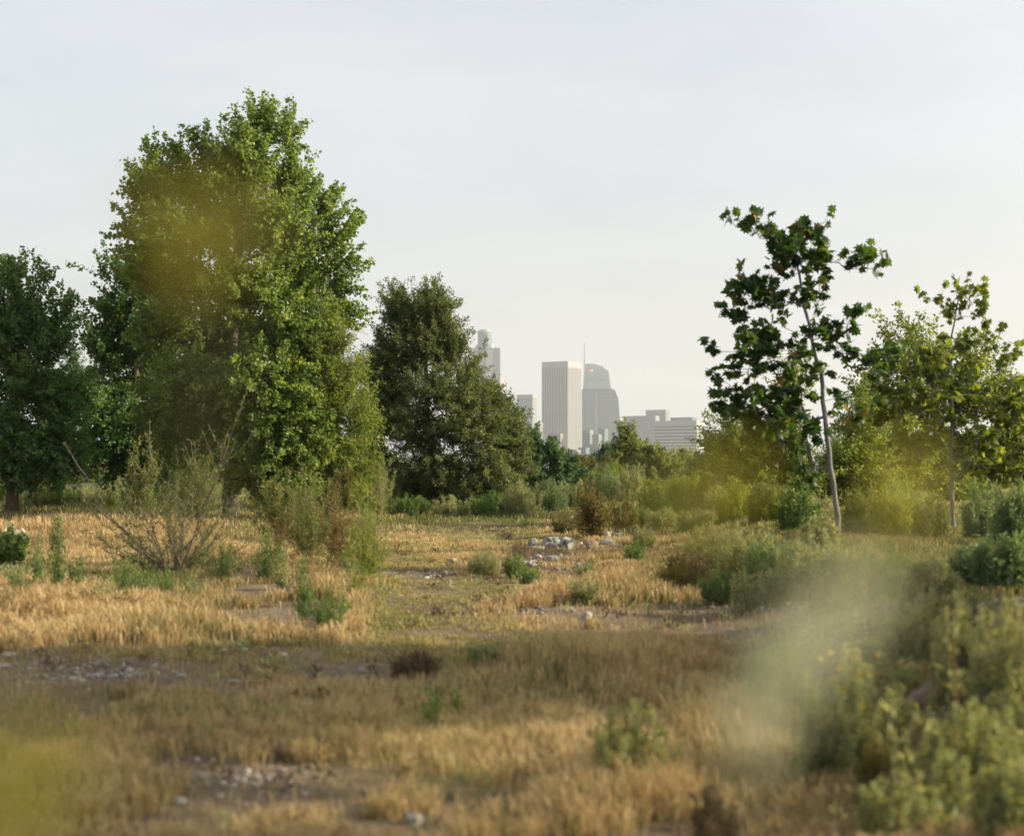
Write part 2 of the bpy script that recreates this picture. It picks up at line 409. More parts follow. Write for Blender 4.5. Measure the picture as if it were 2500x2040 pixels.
# loose gravel, lying in the bare patches
def gravel(name, label, patches, seed):
    rr = np.random.default_rng(seed)
    ico = []
    t_ = (1 + 5 ** .5) / 2
    iv = np.array([[-1, t_, 0], [1, t_, 0], [-1, -t_, 0], [1, -t_, 0], [0, -1, t_], [0, 1, t_], [0, -1, -t_], [0, 1, -t_], [t_, 0, -1], [t_, 0, 1], [-t_, 0, -1], [-t_, 0, 1]]) / 1.9
    it = np.array([[0, 11, 5], [0, 5, 1], [0, 1, 7], [0, 7, 10], [0, 10, 11], [1, 5, 9], [5, 11, 4], [11, 10, 2], [10, 7, 6], [7, 1, 8], [3, 9, 4], [3, 4, 2], [3, 2, 6], [3, 6, 8], [3, 8, 9], [4, 9, 5], [2, 4, 11], [6, 2, 10], [8, 6, 7], [9, 8, 1]])
    cs, sz = [], []
    for px, py, rx, ry, n, s in patches:
        for k in range(n):
            c = G(px + rr.normal() * rx * .55, py + rr.normal() * ry * .55)
            r_ = s * (.35 + rr.random() ** 3 * 1.3)
            cs.append(c + [0, 0, r_ * .2]); sz.append(r_)
    cs = np.array(cs); sz = np.array(sz); n = len(cs)
    J = iv[None] * (1 + .25 * rr.normal(size=(n, 12, 1)))
    J = J * (sz[:, None, None] * (1 + .3 * rr.normal(size=(n, 1, 3)))) * np.array([1, 1, .6])
    V = J + cs[:, None]
    T = it[None] + (np.arange(n) * 12)[:, None, None]
    o = mk_mesh(name, V.reshape(-1, 3), T.reshape(-1, 3), M['gravel'], np.repeat(rr.random(n), 12), smooth=True)
    return tag(o, label, None, None, 'stuff')
M['gravel'] = leaf_mat('grit and pebbles', [(.09, .08, .065), (.16, .14, .115), (.24, .22, .19), (.38, .36, .32)], .0, rough=.9)
gravel('gravel', 'loose pale pebbles in the bare patches', [(300, 1640, 130, 24, 420, .018), (560, 1900, 220, 40, 420, .014), (1560, 1760, 170, 36, 420, .018), (1350, 1372, 190, 22, 420, .03),
       (900, 1690, 420, 45, 350, .012), (1050, 1400, 100, 12, 120, .03), (1780, 1318, 140, 10, 160, .035), (1900, 1480, 220, 14, 200, .025), (2250, 1720, 130, 90, 260, .018),
       (2440, 1500, 120, 40, 260, .03), (2330, 1900, 150, 70, 300, .02), (2000, 1560, 160, 30, 200, .022), (400, 1585, 300, 25, 120, .022), (1300, 1490, 130, 10, 90, .02), (120, 1650, 120, 30, 120, .02), (760, 1790, 250, 20, 140, .012), (1440, 1345, 160, 10, 120, .03)], 5)

# ------------------------------------------------------------------ rocks
def rock(px, py, wpx, hpx, mat, label, name='rock', seed=0, deep=.8, group=None, ang=.35):
    import bmesh
    c = G(px, py); s = c[1] / F
    bm = bmesh.new(); bmesh.ops.create_icosphere(bm, subdivisions=4, radius=1)
    V = np.array([v.co[:] for v in bm.verts])
    rr = np.random.default_rng(seed + 100)
    f = np.ones(len(V))
    for k in range(int(9 * (1 + ang))):      # chop facets
        nrm = norm(rr.normal(size=3)); lim = .62 + .3 * rr.random()
        dd = V @ nrm
        V = V - nrm[None] * np.maximum(dd - lim, 0)[:, None] * (.75 if ang > .3 else .5)
    for k in range(14):
        w = rr.normal(size=3) * (2 + k * .5); V = V * (1 + (.035 if k < 5 else .012) * np.sin(V @ w + rr.random() * 6)[:, None])
    V = V * np.array([wpx * s / 2, wpx * s / 2 * deep, hpx * s * .55])
    V[:, 2] += hpx * s * .25
    for v, co in zip(bm.verts, V): v.co = co
    me = bpy.data.meshes.new(name); bm.to_mesh(me); bm.free()
    me.polygons.foreach_set('use_smooth', np.ones(len(me.polygons), bool))
    me.materials.append(M[mat])
    o = bpy.data.objects.new(name, me); C.objects.link(o)
    o.location = c; o.rotation_euler[2] = rr.normal() * .25
    return tag(o, label, 'rock', group)

gr_ = 'rocks heaped in the clearing'
rock(1300, 1338, 32, 34, 'rock_grey', 'upright grey rock at the left end of the rock heap', seed=1, group=gr_)
rock(1352, 1338, 72, 36, 'rock_mottled', 'black and white mottled slab in the middle of the rock heap', seed=2, group=gr_, ang=.1)
rock(1382, 1343, 46, 44, 'rock_mottled', 'tallest black and white mottled block, right of the mottled slab', seed=3, group=gr_, ang=.8)
rock(1312, 1346, 48, 20, 'rock_grey', 'low flat grey stone under the upright grey rock', seed=4, group=gr_)
rock(1346, 1348, 38, 30, 'rock_brown', 'rounded tan boulder leaning in front of the mottled slab', seed=5, group=gr_, ang=0)
rock(1326, 1342, 16, 12, 'rock_white', 'small white stone wedged between tan boulder and flat grey stone', seed=6, group=gr_, ang=0)
rock(1441, 1342, 48, 32, 'rock_brown', 'dark brown rounded boulder below the rusty bush', seed=7, ang=.1)
rock(1416, 1332, 18, 14, 'rock_pink', 'little pinkish stone just left of the dark brown boulder', seed=8, ang=.1)
rock(1478, 1318, 34, 28, 'rock_white', 'white stone furthest back in the right hand rock group', seed=9, ang=.1)
rock(1506, 1316, 30, 22, 'rock_white', 'round white stone at the upper right of the rock group', seed=10, ang=.1)
rock(1485, 1330, 44, 18, 'rock_white', 'broad cream stone in the middle of the right hand rock group', seed=11, ang=.2)
rock(1497, 1334, 26, 14, 'rock_white', 'pale egg shaped stone lowest in the right hand rock group', seed=12, ang=0)
rock(1466, 1336, 26, 10, 'rock_brown', 'thin brown stone touching the dark brown boulder', seed=13)
rock(1294, 1382, 28, 20, 'rock_white', 'white round stone standing forward of the grit patch', seed=14, ang=0)
rock(1312, 1364, 24, 14, 'rock_white', 'white stone just beyond the brown grass tuft', seed=15, ang=0)
rock(1345, 1368, 40, 20, 'rock_grey', 'dark grey angular stone in the grit patch', seed=16)
rock(1354, 1370, 22, 12, 'rock_white', 'pale stone leaning on the dark grey angular stone', seed=17, ang=0)
rock(1382, 1366, 20, 10, 'rock_white', 'small pale stone at the right of the grit patch', seed=18, ang=0)
rock(1262, 1376, 34, 14, 'rock_brown', 'flat brown stone left of the brown grass tuft', seed=19)
rock(1330, 1382, 16, 9, 'rock_pink', 'tiny orange stone right of the white round stone', seed=20, ang=0)
rock(1105, 1374, 26, 16, 'rock_white', 'white cobble on the worn path left of the green tussock', seed=21, ang=0)
rock(1118, 1380, 18, 9, 'rock_grey', 'grey cobble tucked beside the white path cobble', seed=22)
rock(1433, 1512, 28, 26, 'rock_white', 'lone round white stone in brown grass', seed=23, ang=0)
rock(1584, 1578, 50, 24, 'rock_pink', 'pinkish flat stone half sunk in brown grass, left of two', seed=24, ang=.1)
rock(1636, 1572, 54, 22, 'rock_white', 'pale flat stone half sunk in brown grass, right of two', seed=25, ang=.2)
rock(880, 1532, 26, 22, 'rock_pink', 'pink pointed stone beside the leafy weed clump', seed=26)
rock(883, 1640, 16, 14, 'rock_white', 'small white stone on the shaded bare path', seed=27, ang=.1)
rock(573, 1668, 32, 14, 'rock_white', 'long pale stone alone in the shaded grass', seed=28)
rock(596, 1592, 18, 16, 'rock_white', 'pair stone, pale and pointed, at the shadow edge', seed=29)
rock(22, 1604, 40, 16, 'rock_white', 'flat white stone at the far left shadow edge', seed=30)
rock(12, 1630, 34, 16, 'rock_white', 'second flat white stone by the left frame, nearer', seed=31)
rock(58, 1574, 22, 10, 'rock_pink', 'small pink stone in lit grass at far left', seed=32)
rock(436, 1964, 44, 22, 'rock_grey', 'grey blurred stone in the bottom left gravel', seed=33)
rock(1010, 2010, 60, 34, 'rock_grey', 'grey blurred stone at the bottom middle edge', seed=34)
rock(2265, 1730, 110, 80, 'rock_brown', 'large dull boulder between the foreground scrub', seed=35)
rock(1850, 1740, 80, 30, 'rock_white', 'pale flat blurred stone left of the yellow flowered scrub', seed=36)
rock(1045, 1680, 18, 10, 'rock_white', 'tiny white stone by the upright green weed', seed=37)

# ------------------------------------------------------------------ trees
def tree(name, label, cat, d, trunk, blobs, ncl, lpc, leaf, wood, leafmat, r0=.14, shape=DIAMOND, spread=.28, depthk=.85,
         upb=.35, droop=0., group=None, seed=1, spikes=(), sides=6, twig=.006, tbias=0., upn=.5, shell=.15, tvar=.24, tight=.27, sllen=1.35):
    """trunk: pixel path; blobs: (px, py, rx, ry[, depth offset m]) masses of the crown at distance d"""
    rr = np.random.default_rng(seed)
    bx, by = trunk[0]
    s = d / F
    org = P(bx, by, d); org[2] = gh(org[0], d) - .05
    tp = [P(px, py, d) for px, py in trunk]
    tp[0] = org.copy()
    em = empty(name, org, label, cat, group)
    # skeleton nodes from a densified trunk
    nodes = []; parent = []; 
    for i in range(len(tp) - 1):
        m_ = max(2, int(np.linalg.norm(tp[i + 1] - tp[i]) / .35))
        for k in range(m_):
            q = tp[i] + (tp[i + 1] - tp[i]) * k / m_
            nodes.append(q + rr.normal(size=3) * .012 * (len(nodes) > 0)); parent.append(len(nodes) - 2)
    nodes.append(tp[-1]); parent.append(len(nodes) - 2)
    ntr = len(nodes)
    # cluster centres
    cut = spread * .75 if shape is not STAR else 0
    B = [(P(b[0], b[1], d + (b[4] if len(b) > 4 else 0)) - np.array([0, 0, cut * .45]), max(b[2] * s - cut, b[2] * s * .4), max(b[3] * s - cut, b[3] * s * .4), (b[2] + b[3]) / 2 * s * depthk) for b in blobs]
    vol = np.array([b[1] * b[2] for b in B]) ** .9
    pick = rr.choice(len(B), ncl, p=vol / vol.sum())
    cl = []
    for k in pick:
        c, rx, rz, ry = B[k]
        u = norm(rr.normal(size=3)) * (shell + (1 - shell) * rr.random() ** .6)
        cl.append(c + u * np.array([rx, ry, rz]))
    cl = np.array(cl)
    top_c = np.array([b[0] for b in B]).mean(0)
    tr = np.array(nodes[:ntr])
    dist = np.linalg.norm(cl[:, None] - tr[None], axis=2).min(1)
    order = np.argsort(dist)
    cl = cl[order]
    NMAX = ntr + ncl * 3 + 10
    NA = np.zeros((NMAX, 3)); NA[:ntr] = tr; nn_ = ntr
    kmin = int(ntr * .12)
    leafnode = []
    for c in cl:
        A = NA[kmin:nn_]
        dv = c - A; L = np.linalg.norm(dv, axis=1)
        cost = L + np.maximum(0, -dv[:, 2] - .15 * L) * 1.3
        j = int(np.argmin(cost)) + kmin
        a = NA[j]; L = np.linalg.norm(c - a)
        pj = j
        ns = 1 if L < .5 else (2 if L < 1.2 else 3)
        for q in range(1, ns + 1):
            t = q / ns
            pt = a + (c - a) * t + np.array([0, 0, .08 * L * math.sin(t * math.pi)]) + rr.normal(size=3) * .03 * L * (q < ns)
            if nn_ >= NMAX: break
            NA[nn_] = pt; parent.append(pj); pj = nn_; nn_ += 1
        leafnode.append(pj)
    cnt = np.zeros(nn_)
    for j in leafnode: cnt[j] += 1
    for j in range(nn_ - 1, 0, -1):
        if parent[j] >= 0: cnt[parent[j]] += cnt[j]
    rad = np.maximum(twig, r0 * (np.maximum(cnt, .3) / max(cnt[0], 1)) ** .5)
    hz = np.arange(ntr) / ntr
    rad[:ntr] = np.maximum(rad[:ntr], r0 * (1 - .75 * hz)) * (1 + .35 * np.exp(-hz * 14))
    tb = Tubes()
    for j in range(1, nn_):
        p = parent[j]
        ra = rad[p] if (j < ntr) else min(rad[p], rad[j] * 1.3)
        tb.seg(NA[p], NA[j], ra, rad[j])
    # leaves
    lv = Leaves(); S = 0
    cen = np.array([NA[j] for j in leafnode])
    outd = norm(cen - top_c + np.array([0, 0, .3]))
    shoot = norm(outd * .8 + np.array([0, 0, upb]) + rr.normal(size=(len(cen), 3)) * .45 - np.array([0, 0, droop]))
    sl = spread * sllen * (1.0 + .9 * rr.random(len(cen)))
    for c, sd, l_ in zip(cen, shoot, sl):
        tb.seg(c, c + sd * l_ * 1.5, twig, twig * .4)
    n = len(cen) * lpc
    idx = np.repeat(np.arange(len(cen)), lpc)
    along = rr.random(n) ** .8 * 1.7 - .15
    rad_ = spread * tight * (1.15 - .6 * np.clip(along, 0, 1.5) / 1.5)
    pos = cen[idx] + shoot[idx] * (along * sl[idx])[:, None] + rr.normal(size=(n, 3)) * rad_[:, None]
    ax = norm(shoot[idx] * .5 + rr.normal(size=(n, 3)) * .7 - np.array([0, 0, .25 + droop]))
    ct = rr.normal(size=len(cen)) * .13
    tint = .42 + tbias + ct[idx] + rr.normal(size=n) * tvar
    ln = leaf[0] * (.7 + .6 * rr.random(n))
    lv.add(pos, ax, ln, ln * leaf[1], tint, shape, upn)
    for (sx_, sy_, ln_px, lean) in spikes:     # leader shoots standing out of the crown
        p0 = P(sx_, sy_, d) + np.array([0, rr.normal() * .3, 0])
        top = p0 + np.array([lean * s, 0, ln_px * s])
        tb.seg(p0 - (top - p0) * .6, top, twig * 1.3, twig * .5)
        m_ = int(ln_px * s * 130 / (leaf[0] / .08))
        t = rr.random(m_)
        pos = p0 + (top - p0) * t[:, None] + rr.normal(size=(m_, 3)) * np.array([.11, .11, .05]) * (1.1 - .6 * t[:, None])
        ln = leaf[0] * (.7 + .5 * rr.random(m_))
        lv.add(pos, norm(rr.normal(size=(m_, 3)) + np.array([0, 0, .3])), ln, ln * leaf[1], .5 + rr.normal(size=m_) * .2, shape, upn)
    to = tb.build('trunk', M[wood], em, org, sides)
    lo = lv.build('crown', M[leafmat], em, org)
    return em

tree('cottonwood_tree', 'tallest cottonwood with furrowed trunk, towering over the left of the meadow', 'tree', 37,
     [(566, 1268), (563, 1180), (560, 1100), (562, 950), (572, 800), (585, 620), (605, 450), (625, 330)],
     [(632, 330, 60, 60), (560, 400, 50, 50), (700, 350, 38, 60), (380, 410, 42, 42), (440, 400, 40, 40), (500, 390, 45, 45), (395, 480, 75, 75), (480, 470, 80, 80, 1), (600, 430, 85, 85, -1),
      (700, 470, 75, 80, .5), (350, 560, 45, 60), (430, 590, 90, 90, -1), (560, 560, 100, 100, 1), (680, 590, 100, 95, -1), (780, 520, 50, 50), (790, 600, 65, 60), (845, 560, 26, 30), (840, 630, 25, 28),
      (380, 660, 60, 60), (470, 700, 100, 80, 1), (600, 710, 110, 90, -1.5), (720, 700, 90, 75, 1), (820, 690, 40, 24), (800, 660, 40, 40), (440, 800, 100, 80), (560, 820, 120, 90, 1), (690, 810, 105, 85, -1.5),
      (500, 920, 120, 85, -1), (640, 920, 120, 90, -2), (740, 900, 80, 80), (560, 1010, 130, 80), (690, 1030, 120, 80, -2), (480, 1070, 100, 60, 1), (620, 1110, 110, 60, -1.5), (720, 1110, 80, 65, -2), (420, 980, 90, 90, 1), (760, 1010, 80, 80, -1), (690, 1150, 90, 40, -2), (790, 760, 60, 60)],
     2500, 72, (.085, .8), 'bark', 'cottonwood', r0=.19, shape=HEART, spread=.27, seed=2, tbias=.02,
     spikes=[(352, 380, 55, 2), (475, 360, 45, -2), (500, 370, 40, 5), (460, 400, 70, -12), (572, 330, 80, 0), (618, 290, 60, 2), (640, 300, 40, 10), (665, 320, 55, 8), (705, 330, 40, 8), (550, 350, 45, -2), (420, 395, 40, 4), (735, 430, 20, 10), (870, 560, 28, 6), (860, 690, 10, 20), (310, 470, 15, -6)])
tree('cottonwood_tree', 'dark cottonwood crowding the left side of the tallest tree', 'tree', 42,
     [(330, 1225), (330, 1150), (335, 1000), (330, 850), (320, 740)],
     [(262, 662, 30, 22), (300, 690, 50, 40), (370, 720, 70, 60), (290, 780, 60, 60), (380, 820, 90, 80), (275, 870, 65, 70), (350, 920, 100, 90, 1), (270, 990, 65, 80), (370, 1030, 110, 80), (290, 1090, 85, 60), (420, 1110, 100, 60), (235, 800, 14, 30), (480, 1050, 80, 80, 1), (480, 900, 80, 90, 2)],
     1000, 70, (.09, .8), 'bark', 'darkcotton', r0=.15, shape=HEART, spread=.3, seed=3, spikes=[(232, 800, 30, -2)])
tree('cottonwood_tree', 'cottonwood cut off by the left edge of the view', 'tree', 38,
     [(30, 1205), (32, 1100), (38, 900), (45, 720)],
     [(30, 690, 38, 40), (98, 700, 30, 32), (60, 770, 70, 60), (140, 770, 32, 34), (20, 830, 90, 70), (110, 840, 55, 60), (50, 930, 100, 80), (125, 950, 55, 60), (30, 1040, 110, 80), (120, 1060, 70, 60), (60, 1110, 110, 50), (-70, 850, 80, 100), (-80, 1020, 80, 100), (-40, 730, 50, 60), (165, 1110, 40, 45)],
     1100, 70, (.085, .8), 'bark', 'darkcotton', r0=.15, shape=HEART, spread=.27, seed=4, tbias=.08, spikes=[(32, 655, 28, 2), (98, 680, 22, 4), (165, 755, 14, 6)])
tree('willow_tree', 'yellow green willow filling the gap right of the tallest cottonwood', 'tree', 35.5,
     [(800, 1250), (805, 1100), (800, 950), (800, 830)],
     [(800, 800, 26, 30), (830, 850, 30, 36), (780, 880, 60, 56), (850, 930, 34, 46), (800, 980, 76, 66), (860, 1030, 40, 56), (770, 1080, 90, 60), (850, 1105, 46, 56), (720, 980, 60, 66), (700, 1080, 70, 66), (760, 1150, 90, 34), (660, 1140, 70, 40), (850, 1160, 44, 30)],
     900, 70, (.09, .32), 'bark', 'willow', r0=.1, spread=.26, seed=5, tbias=-.08, spikes=[(800, 780, 30, -4), (845, 840, 20, 10), (870, 880, 20, 10), (830, 800, 20, 8)])
tree('alder_tree', 'dense dark olive alder with foliage down to the grass, left of the skyline', 'tree', 44,
     [(1055, 1255), (1050, 1100), (1040, 900), (1030, 730)],
     [(975, 745, 38, 45), (1050, 735, 32, 40), (1085, 745, 26, 34), (1010, 790, 80, 45), (1090, 800, 24, 30), (940, 830, 30, 30), (905, 830, 18, 16), (1000, 870, 95, 60), (1085, 880, 50, 40), (1165, 872, 30, 10), (910, 910, 30, 40), (980, 950, 85, 65), (1090, 960, 95, 60, -1),
      (1165, 965, 40, 30), (1215, 1015, 30, 26), (925, 1010, 50, 70), (1020, 1040, 95, 70, -1), (1140, 1040, 95, 70, -1), (1220, 1070, 48, 50), (940, 1110, 60, 60), (1040, 1130, 95, 60, -1), (1160, 1130, 90, 60, -1), (1000, 1200, 75, 40), (1100, 1200, 90, 45, -1), (1200, 1180, 60, 45), (1245, 1130, 34, 44), (1215, 1050, 60, 60), (1180, 1000, 60, 50), (1225, 1100, 50, 50), (1190, 1190, 70, 50), (1130, 920, 45, 30), (1060, 830, 70, 70), (990, 790, 60, 50), (1095, 870, 56, 44), (960, 900, 60, 60), (1060, 770, 60, 50), (1150, 1000, 80, 60), (910, 1080, 50, 60), (940, 1190, 70, 46), (1010, 1190, 80, 50), (950, 1000, 70, 60), (1060, 1190, 80, 46)],
     2400, 105, (.08, .45), 'bark', 'alder', r0=.13, spread=.24, seed=6, upb=.3, tvar=.25,
     spikes=[(960, 710, 26, -6), (1005, 700, 22, 0), (1060, 705, 24, 2), (1085, 720, 18, 8), (940, 730, 20, -6), (1255, 1000, 6, 22), (890, 815, 6, -18), (1270, 1050, 4, 20)])

# young sycamores
syc = [(1830, 545, 34, 18), (1862, 562, 34, 22), (1850, 525, 28, 14), (1895, 585, 20, 14), (1915, 618, 20, 16), (1975, 560, 32, 20), (2010, 532, 12, 12), (1960, 590, 38, 22), (2000, 590, 26, 18), (1940, 620, 42, 20), (1990, 625, 40, 18),
       (2040, 632, 24, 9), (2085, 640, 26, 10), (2120, 640, 26, 18), (2118, 612, 12, 16), (2150, 648, 12, 12), (1925, 660, 36, 18), (1980, 665, 40, 22), (1885, 690, 26, 14), (1840, 700, 36, 16), (1800, 715, 26, 12), (1810, 655, 14, 6), (1770, 705, 8, 6),
       (1765, 762, 18, 8), (1808, 765, 22, 12), (1850, 728, 36, 16), (1895, 735, 28, 16), (1950, 725, 32, 18), (1990, 715, 30, 18), (2042, 712, 12, 8), (2010, 750, 20, 14), (2080, 752, 12, 10), (2050, 765, 18, 8), (1910, 780, 26, 18), (1880, 800, 22, 12),
       (1980, 800, 26, 16), (2020, 800, 26, 16), (2070, 795, 24, 14), (1850, 820, 36, 16), (1900, 830, 36, 20), (1830, 850, 36, 18), (1950, 850, 30, 18), (2010, 840, 24, 14), (2050, 850, 16, 10), (1755, 840, 16, 10), (1870, 870, 46, 18), (1810, 890, 34, 16),
       (1930, 880, 32, 18), (1980, 890, 32, 18), (2080, 850, 22, 10), (2110, 865, 26, 12), (2140, 880, 26, 12), (2170, 850, 24, 12), (2130, 890, 16, 10), (1760, 910, 22, 10), (1790, 930, 34, 14), (1730, 925, 12, 8), (1712, 978, 8, 6), (1850, 940, 36, 14), (1905, 940, 42, 18), (1960, 930, 30, 16),
       (1790, 975, 36, 16), (1840, 985, 40, 22), (1890, 1000, 50, 28), (1930, 970, 36, 24), (1870, 1040, 50, 26), (1910, 1060, 44, 26), (1880, 1090, 44, 22), (1935, 1100, 26, 16), (1985, 1010, 22, 16), (2060, 960, 30, 12), (2030, 940, 16, 12), (2080, 1005, 24, 18), (2050, 1030, 18, 12), (1950, 1130, 30, 12)]
tree('sycamore_tree', 'slender young sycamore with pale smooth trunk and large star shaped leaves, backlit against the sky', 'tree', 20,
     [(2052, 1340), (2048, 1300), (2038, 1220), (2028, 1140), (2018, 1060), (2009, 980), (2001, 905), (1985, 830), (1966, 750), (1950, 690), (1942, 640), (1950, 580)],
     [(a - 3, b_ + 14, c, e_ * .9) for a, b_, c, e_ in syc], 420, 5, (.13, .95), 'palebark', 'sycamore', r0=.036, shape=STAR, spread=.075, depthk=1.5, seed=8, sides=10, twig=.0045, upn=1.0, shell=.1, tvar=.24,
     spikes=[])
syc2 = [(2285, 728, 20, 10), (2345, 725, 22, 14), (2365, 750, 22, 14), (2345, 775, 28, 12), (2385, 775, 16, 10), (2320, 770, 14, 8), (2395, 830, 24, 12), (2370, 850, 22, 10), (2415, 850, 18, 10), (2335, 850, 18, 8), (2450, 890, 24, 12), (2480, 880, 14, 8), (2440, 930, 16, 10),
        (2230, 900, 40, 20), (2300, 900, 44, 24), (2200, 960, 44, 26), (2270, 980, 50, 30), (2350, 960, 44, 24), (2420, 980, 40, 24), (2180, 1010, 36, 22), (2320, 1040, 44, 28), (2400, 1060, 44, 30), (2470, 1020, 36, 30), (2250, 1060, 44, 26), (2440, 1130, 44, 30), (2370, 1130, 40, 26), (2490, 1090, 30, 40)]
tree('sycamore_tree', 'thin sunlit sycamore with yellow green star leaves near the right edge', 'tree', 23,
     [(2328, 1400), (2325, 1250), (2322, 1100), (2326, 1000), (2320, 930), (2312, 870), (2330, 790), (2340, 730)],
     syc2, 260, 8, (.115, .95), 'palebark', 'sycamore2', r0=.034, shape=STAR, spread=.12, depthk=1.4, seed=9, sides=8, twig=.004, upn=1.0, shell=.1)
tree('cottonwood_tree', 'bushy light green cottonwood behind the thin sunlit sycamore', 'tree', 36,
     [(2290, 1240), (2290, 1150), (2285, 1000), (2270, 880)],
     [(2205, 830, 30, 28), (2255, 850, 45, 34), (2190, 890, 50, 42), (2280, 920, 70, 50), (2360, 900, 50, 45), (2160, 970, 55, 48), (2240, 1000, 85, 60), (2350, 990, 75, 60), (2430, 980, 50, 50), (2140, 1060, 60, 50), (2230, 1090, 90, 60, -1), (2340, 1090, 90, 60), (2440, 1080, 70, 60), (2480, 1010, 40, 40), (2180, 1150, 90, 50), (2300, 1170, 100, 50, -1), (2420, 1160, 90, 55), (2500, 1150, 60, 60)],
     800, 80, (.095, .6), 'bark', 'willow', r0=.13, spread=.3, seed=10, tbias=-.12, spikes=[(2192, 800, 16, -2), (2215, 805, 12, 2), (2240, 815, 14, 3)])
tree('willow_tree', 'low willow seen through the backlit sycamore, behind its trunk', 'tree', 33,
     [(1990, 1250), (1988, 1180), (1975, 1100), (1960, 1040)],
     [(1790, 1040, 26, 30), (1800, 1090, 46, 40), (1860, 1060, 50, 40), (1870, 1130, 70, 50), (1940, 1090, 60, 50), (1960, 1160, 80, 50), (2030, 1120, 50, 50), (2090, 980, 36, 26), (2080, 1040, 46, 36), (2110, 1090, 50, 40), (2070, 1150, 60, 50), (1900, 1190, 80, 40), (2020, 1200, 70, 40), (1930, 940, 30, 26), (1920, 1000, 40, 36), (2130, 1170, 50, 50)],
     560, 80, (.09, .4), 'palebark', 'willow', r0=.075, spread=.28, seed=11, tbias=-.08)
tree('elm_tree', 'small dark green elm in front of the white striped tower', 'tree', 66,
     [(1322, 1215), (1322, 1150), (1316, 1080)],
     [(1308, 1078, 8, 12), (1314, 1098, 22, 12), (1348, 1116, 20, 10), (1312, 1122, 30, 14), (1358, 1136, 30, 13), (1318, 1150, 38, 16), (1384, 1160, 24, 9), (1350, 1168, 36, 18)],
     300, 90, (.15, .5), 'bark', 'pineleaf', r0=.12, spread=.28, seed=12, tbias=.15)
far = [('pine_tree', 'dark blue green pine left of the pointed far tree', 1478, 1160, [(1480, 1122, 16, 12), (1476, 1140, 26, 14), (1498, 1132, 14, 16)], 'pineleaf', 95),
       ('poplar_tree', 'pointed sunlit tree in front of the low grey towers', 1525, 1185, [(1524, 1072, 6, 12), (1525, 1090, 18, 12), (1528, 1110, 30, 14), (1534, 1135, 40, 20), (1500, 1150, 26, 20)], 'farleaf', 80),
       ('willow_tree', 'round hazy green tree right of the pointed far tree', 1600, 1190, [(1592, 1122, 22, 12), (1605, 1140, 38, 18), (1585, 1160, 40, 20), (1636, 1152, 22, 18)], 'farleaf', 78),
       ('willow_tree', 'lower hazy green tree below the striped grey tower', 1675, 1195, [(1672, 1140, 24, 12), (1682, 1156, 40, 18), (1650, 1172, 36, 18), (1706, 1158, 22, 20)], 'farleaf', 82),
       ('oak_tree', 'broad hazy tree nearest the backlit sycamore, below the low towers', 1745, 1195, [(1738, 1116, 18, 12), (1752, 1132, 38, 20), (1732, 1156, 36, 24), (1784, 1140, 30, 30), (1765, 1098, 10, 8)], 'farleaf', 70),
       ('laurel_tree', 'dark brownish bush in front of the red brick building', 1425, 1185, [(1412, 1158, 24, 10), (1440, 1166, 24, 12)], 'rust', 85),
       ('willow_tree', 'pale hazy tree behind the small elm', 1400, 1200, [(1270, 1180, 36, 20), (1400, 1190, 40, 16), (1440, 1186, 30, 14)], 'farleaf', 75)]
for k, (nm, lb, bx, by, bl, mt, dd) in enumerate(far):
    tree(nm, lb, 'tree', dd, [(bx, by), (bx, by - 20), (bl[0][0], bl[0][1])], bl, 220, 80, (.18, .4), 'bark', mt, r0=.12, spread=.34, seed=20 + k, group='distant trees beyond the meadow', twig=.012)
tree('poplar_tree', 'thin dark poplar in the gap between the two left cottonwoods', 'tree', 95, [(183, 1180), (183, 1000), (183, 870)], [(183, 880, 9, 26), (184, 930, 15, 36), (182, 990, 18, 40), (184, 1060, 22, 50), (160, 1000, 14, 40), (210, 960, 14, 50)], 200, 60, (.2, .4), 'bark', 'pineleaf', r0=.15, spread=.5, seed=31, group='distant trees beyond the meadow', twig=.012)
# further hedge line of scattered trees closing the view under the crowns
for k, (px, top, w_, dd, mt, lb) in enumerate([(80, 1120, 110, 120, 'farleaf', 'hazy scrub tree far beyond the left cottonwood'), (420, 1130, 120, 130, 'farleaf', 'hazy scrub tree far beyond the bare stemmed shrub'),
        (230, 1150, 90, 110, 'pineleaf', 'dark scrub tree under the gap of the left cottonwoods'), (900, 1140, 120, 120, 'farleaf', 'hazy scrub tree under the willow and alder'),
        (1850, 1110, 120, 110, 'farleaf', 'hazy scrub tree behind the backlit sycamore trunk'), (2120, 1100, 130, 120, 'farleaf', 'hazy scrub tree between the two sycamores'), (2400, 1100, 150, 110, 'farleaf', 'hazy scrub tree at the far right edge')]):
    tree('scrub_tree', lb, 'tree', dd, [(px, 1180), (px, top + 25)], [(px - w_ * .5, top + 30, w_ * .35, 24), (px, top + 16, w_ * .35, 26), (px + w_ * .5, top + 28, w_ * .35, 26), (px, top + 46, w_ * .8, 26)], 200, 70, (.25, .4), 'bark', mt, r0=.15, spread=.8, seed=40 + k, group='distant trees beyond the meadow', twig=.015)

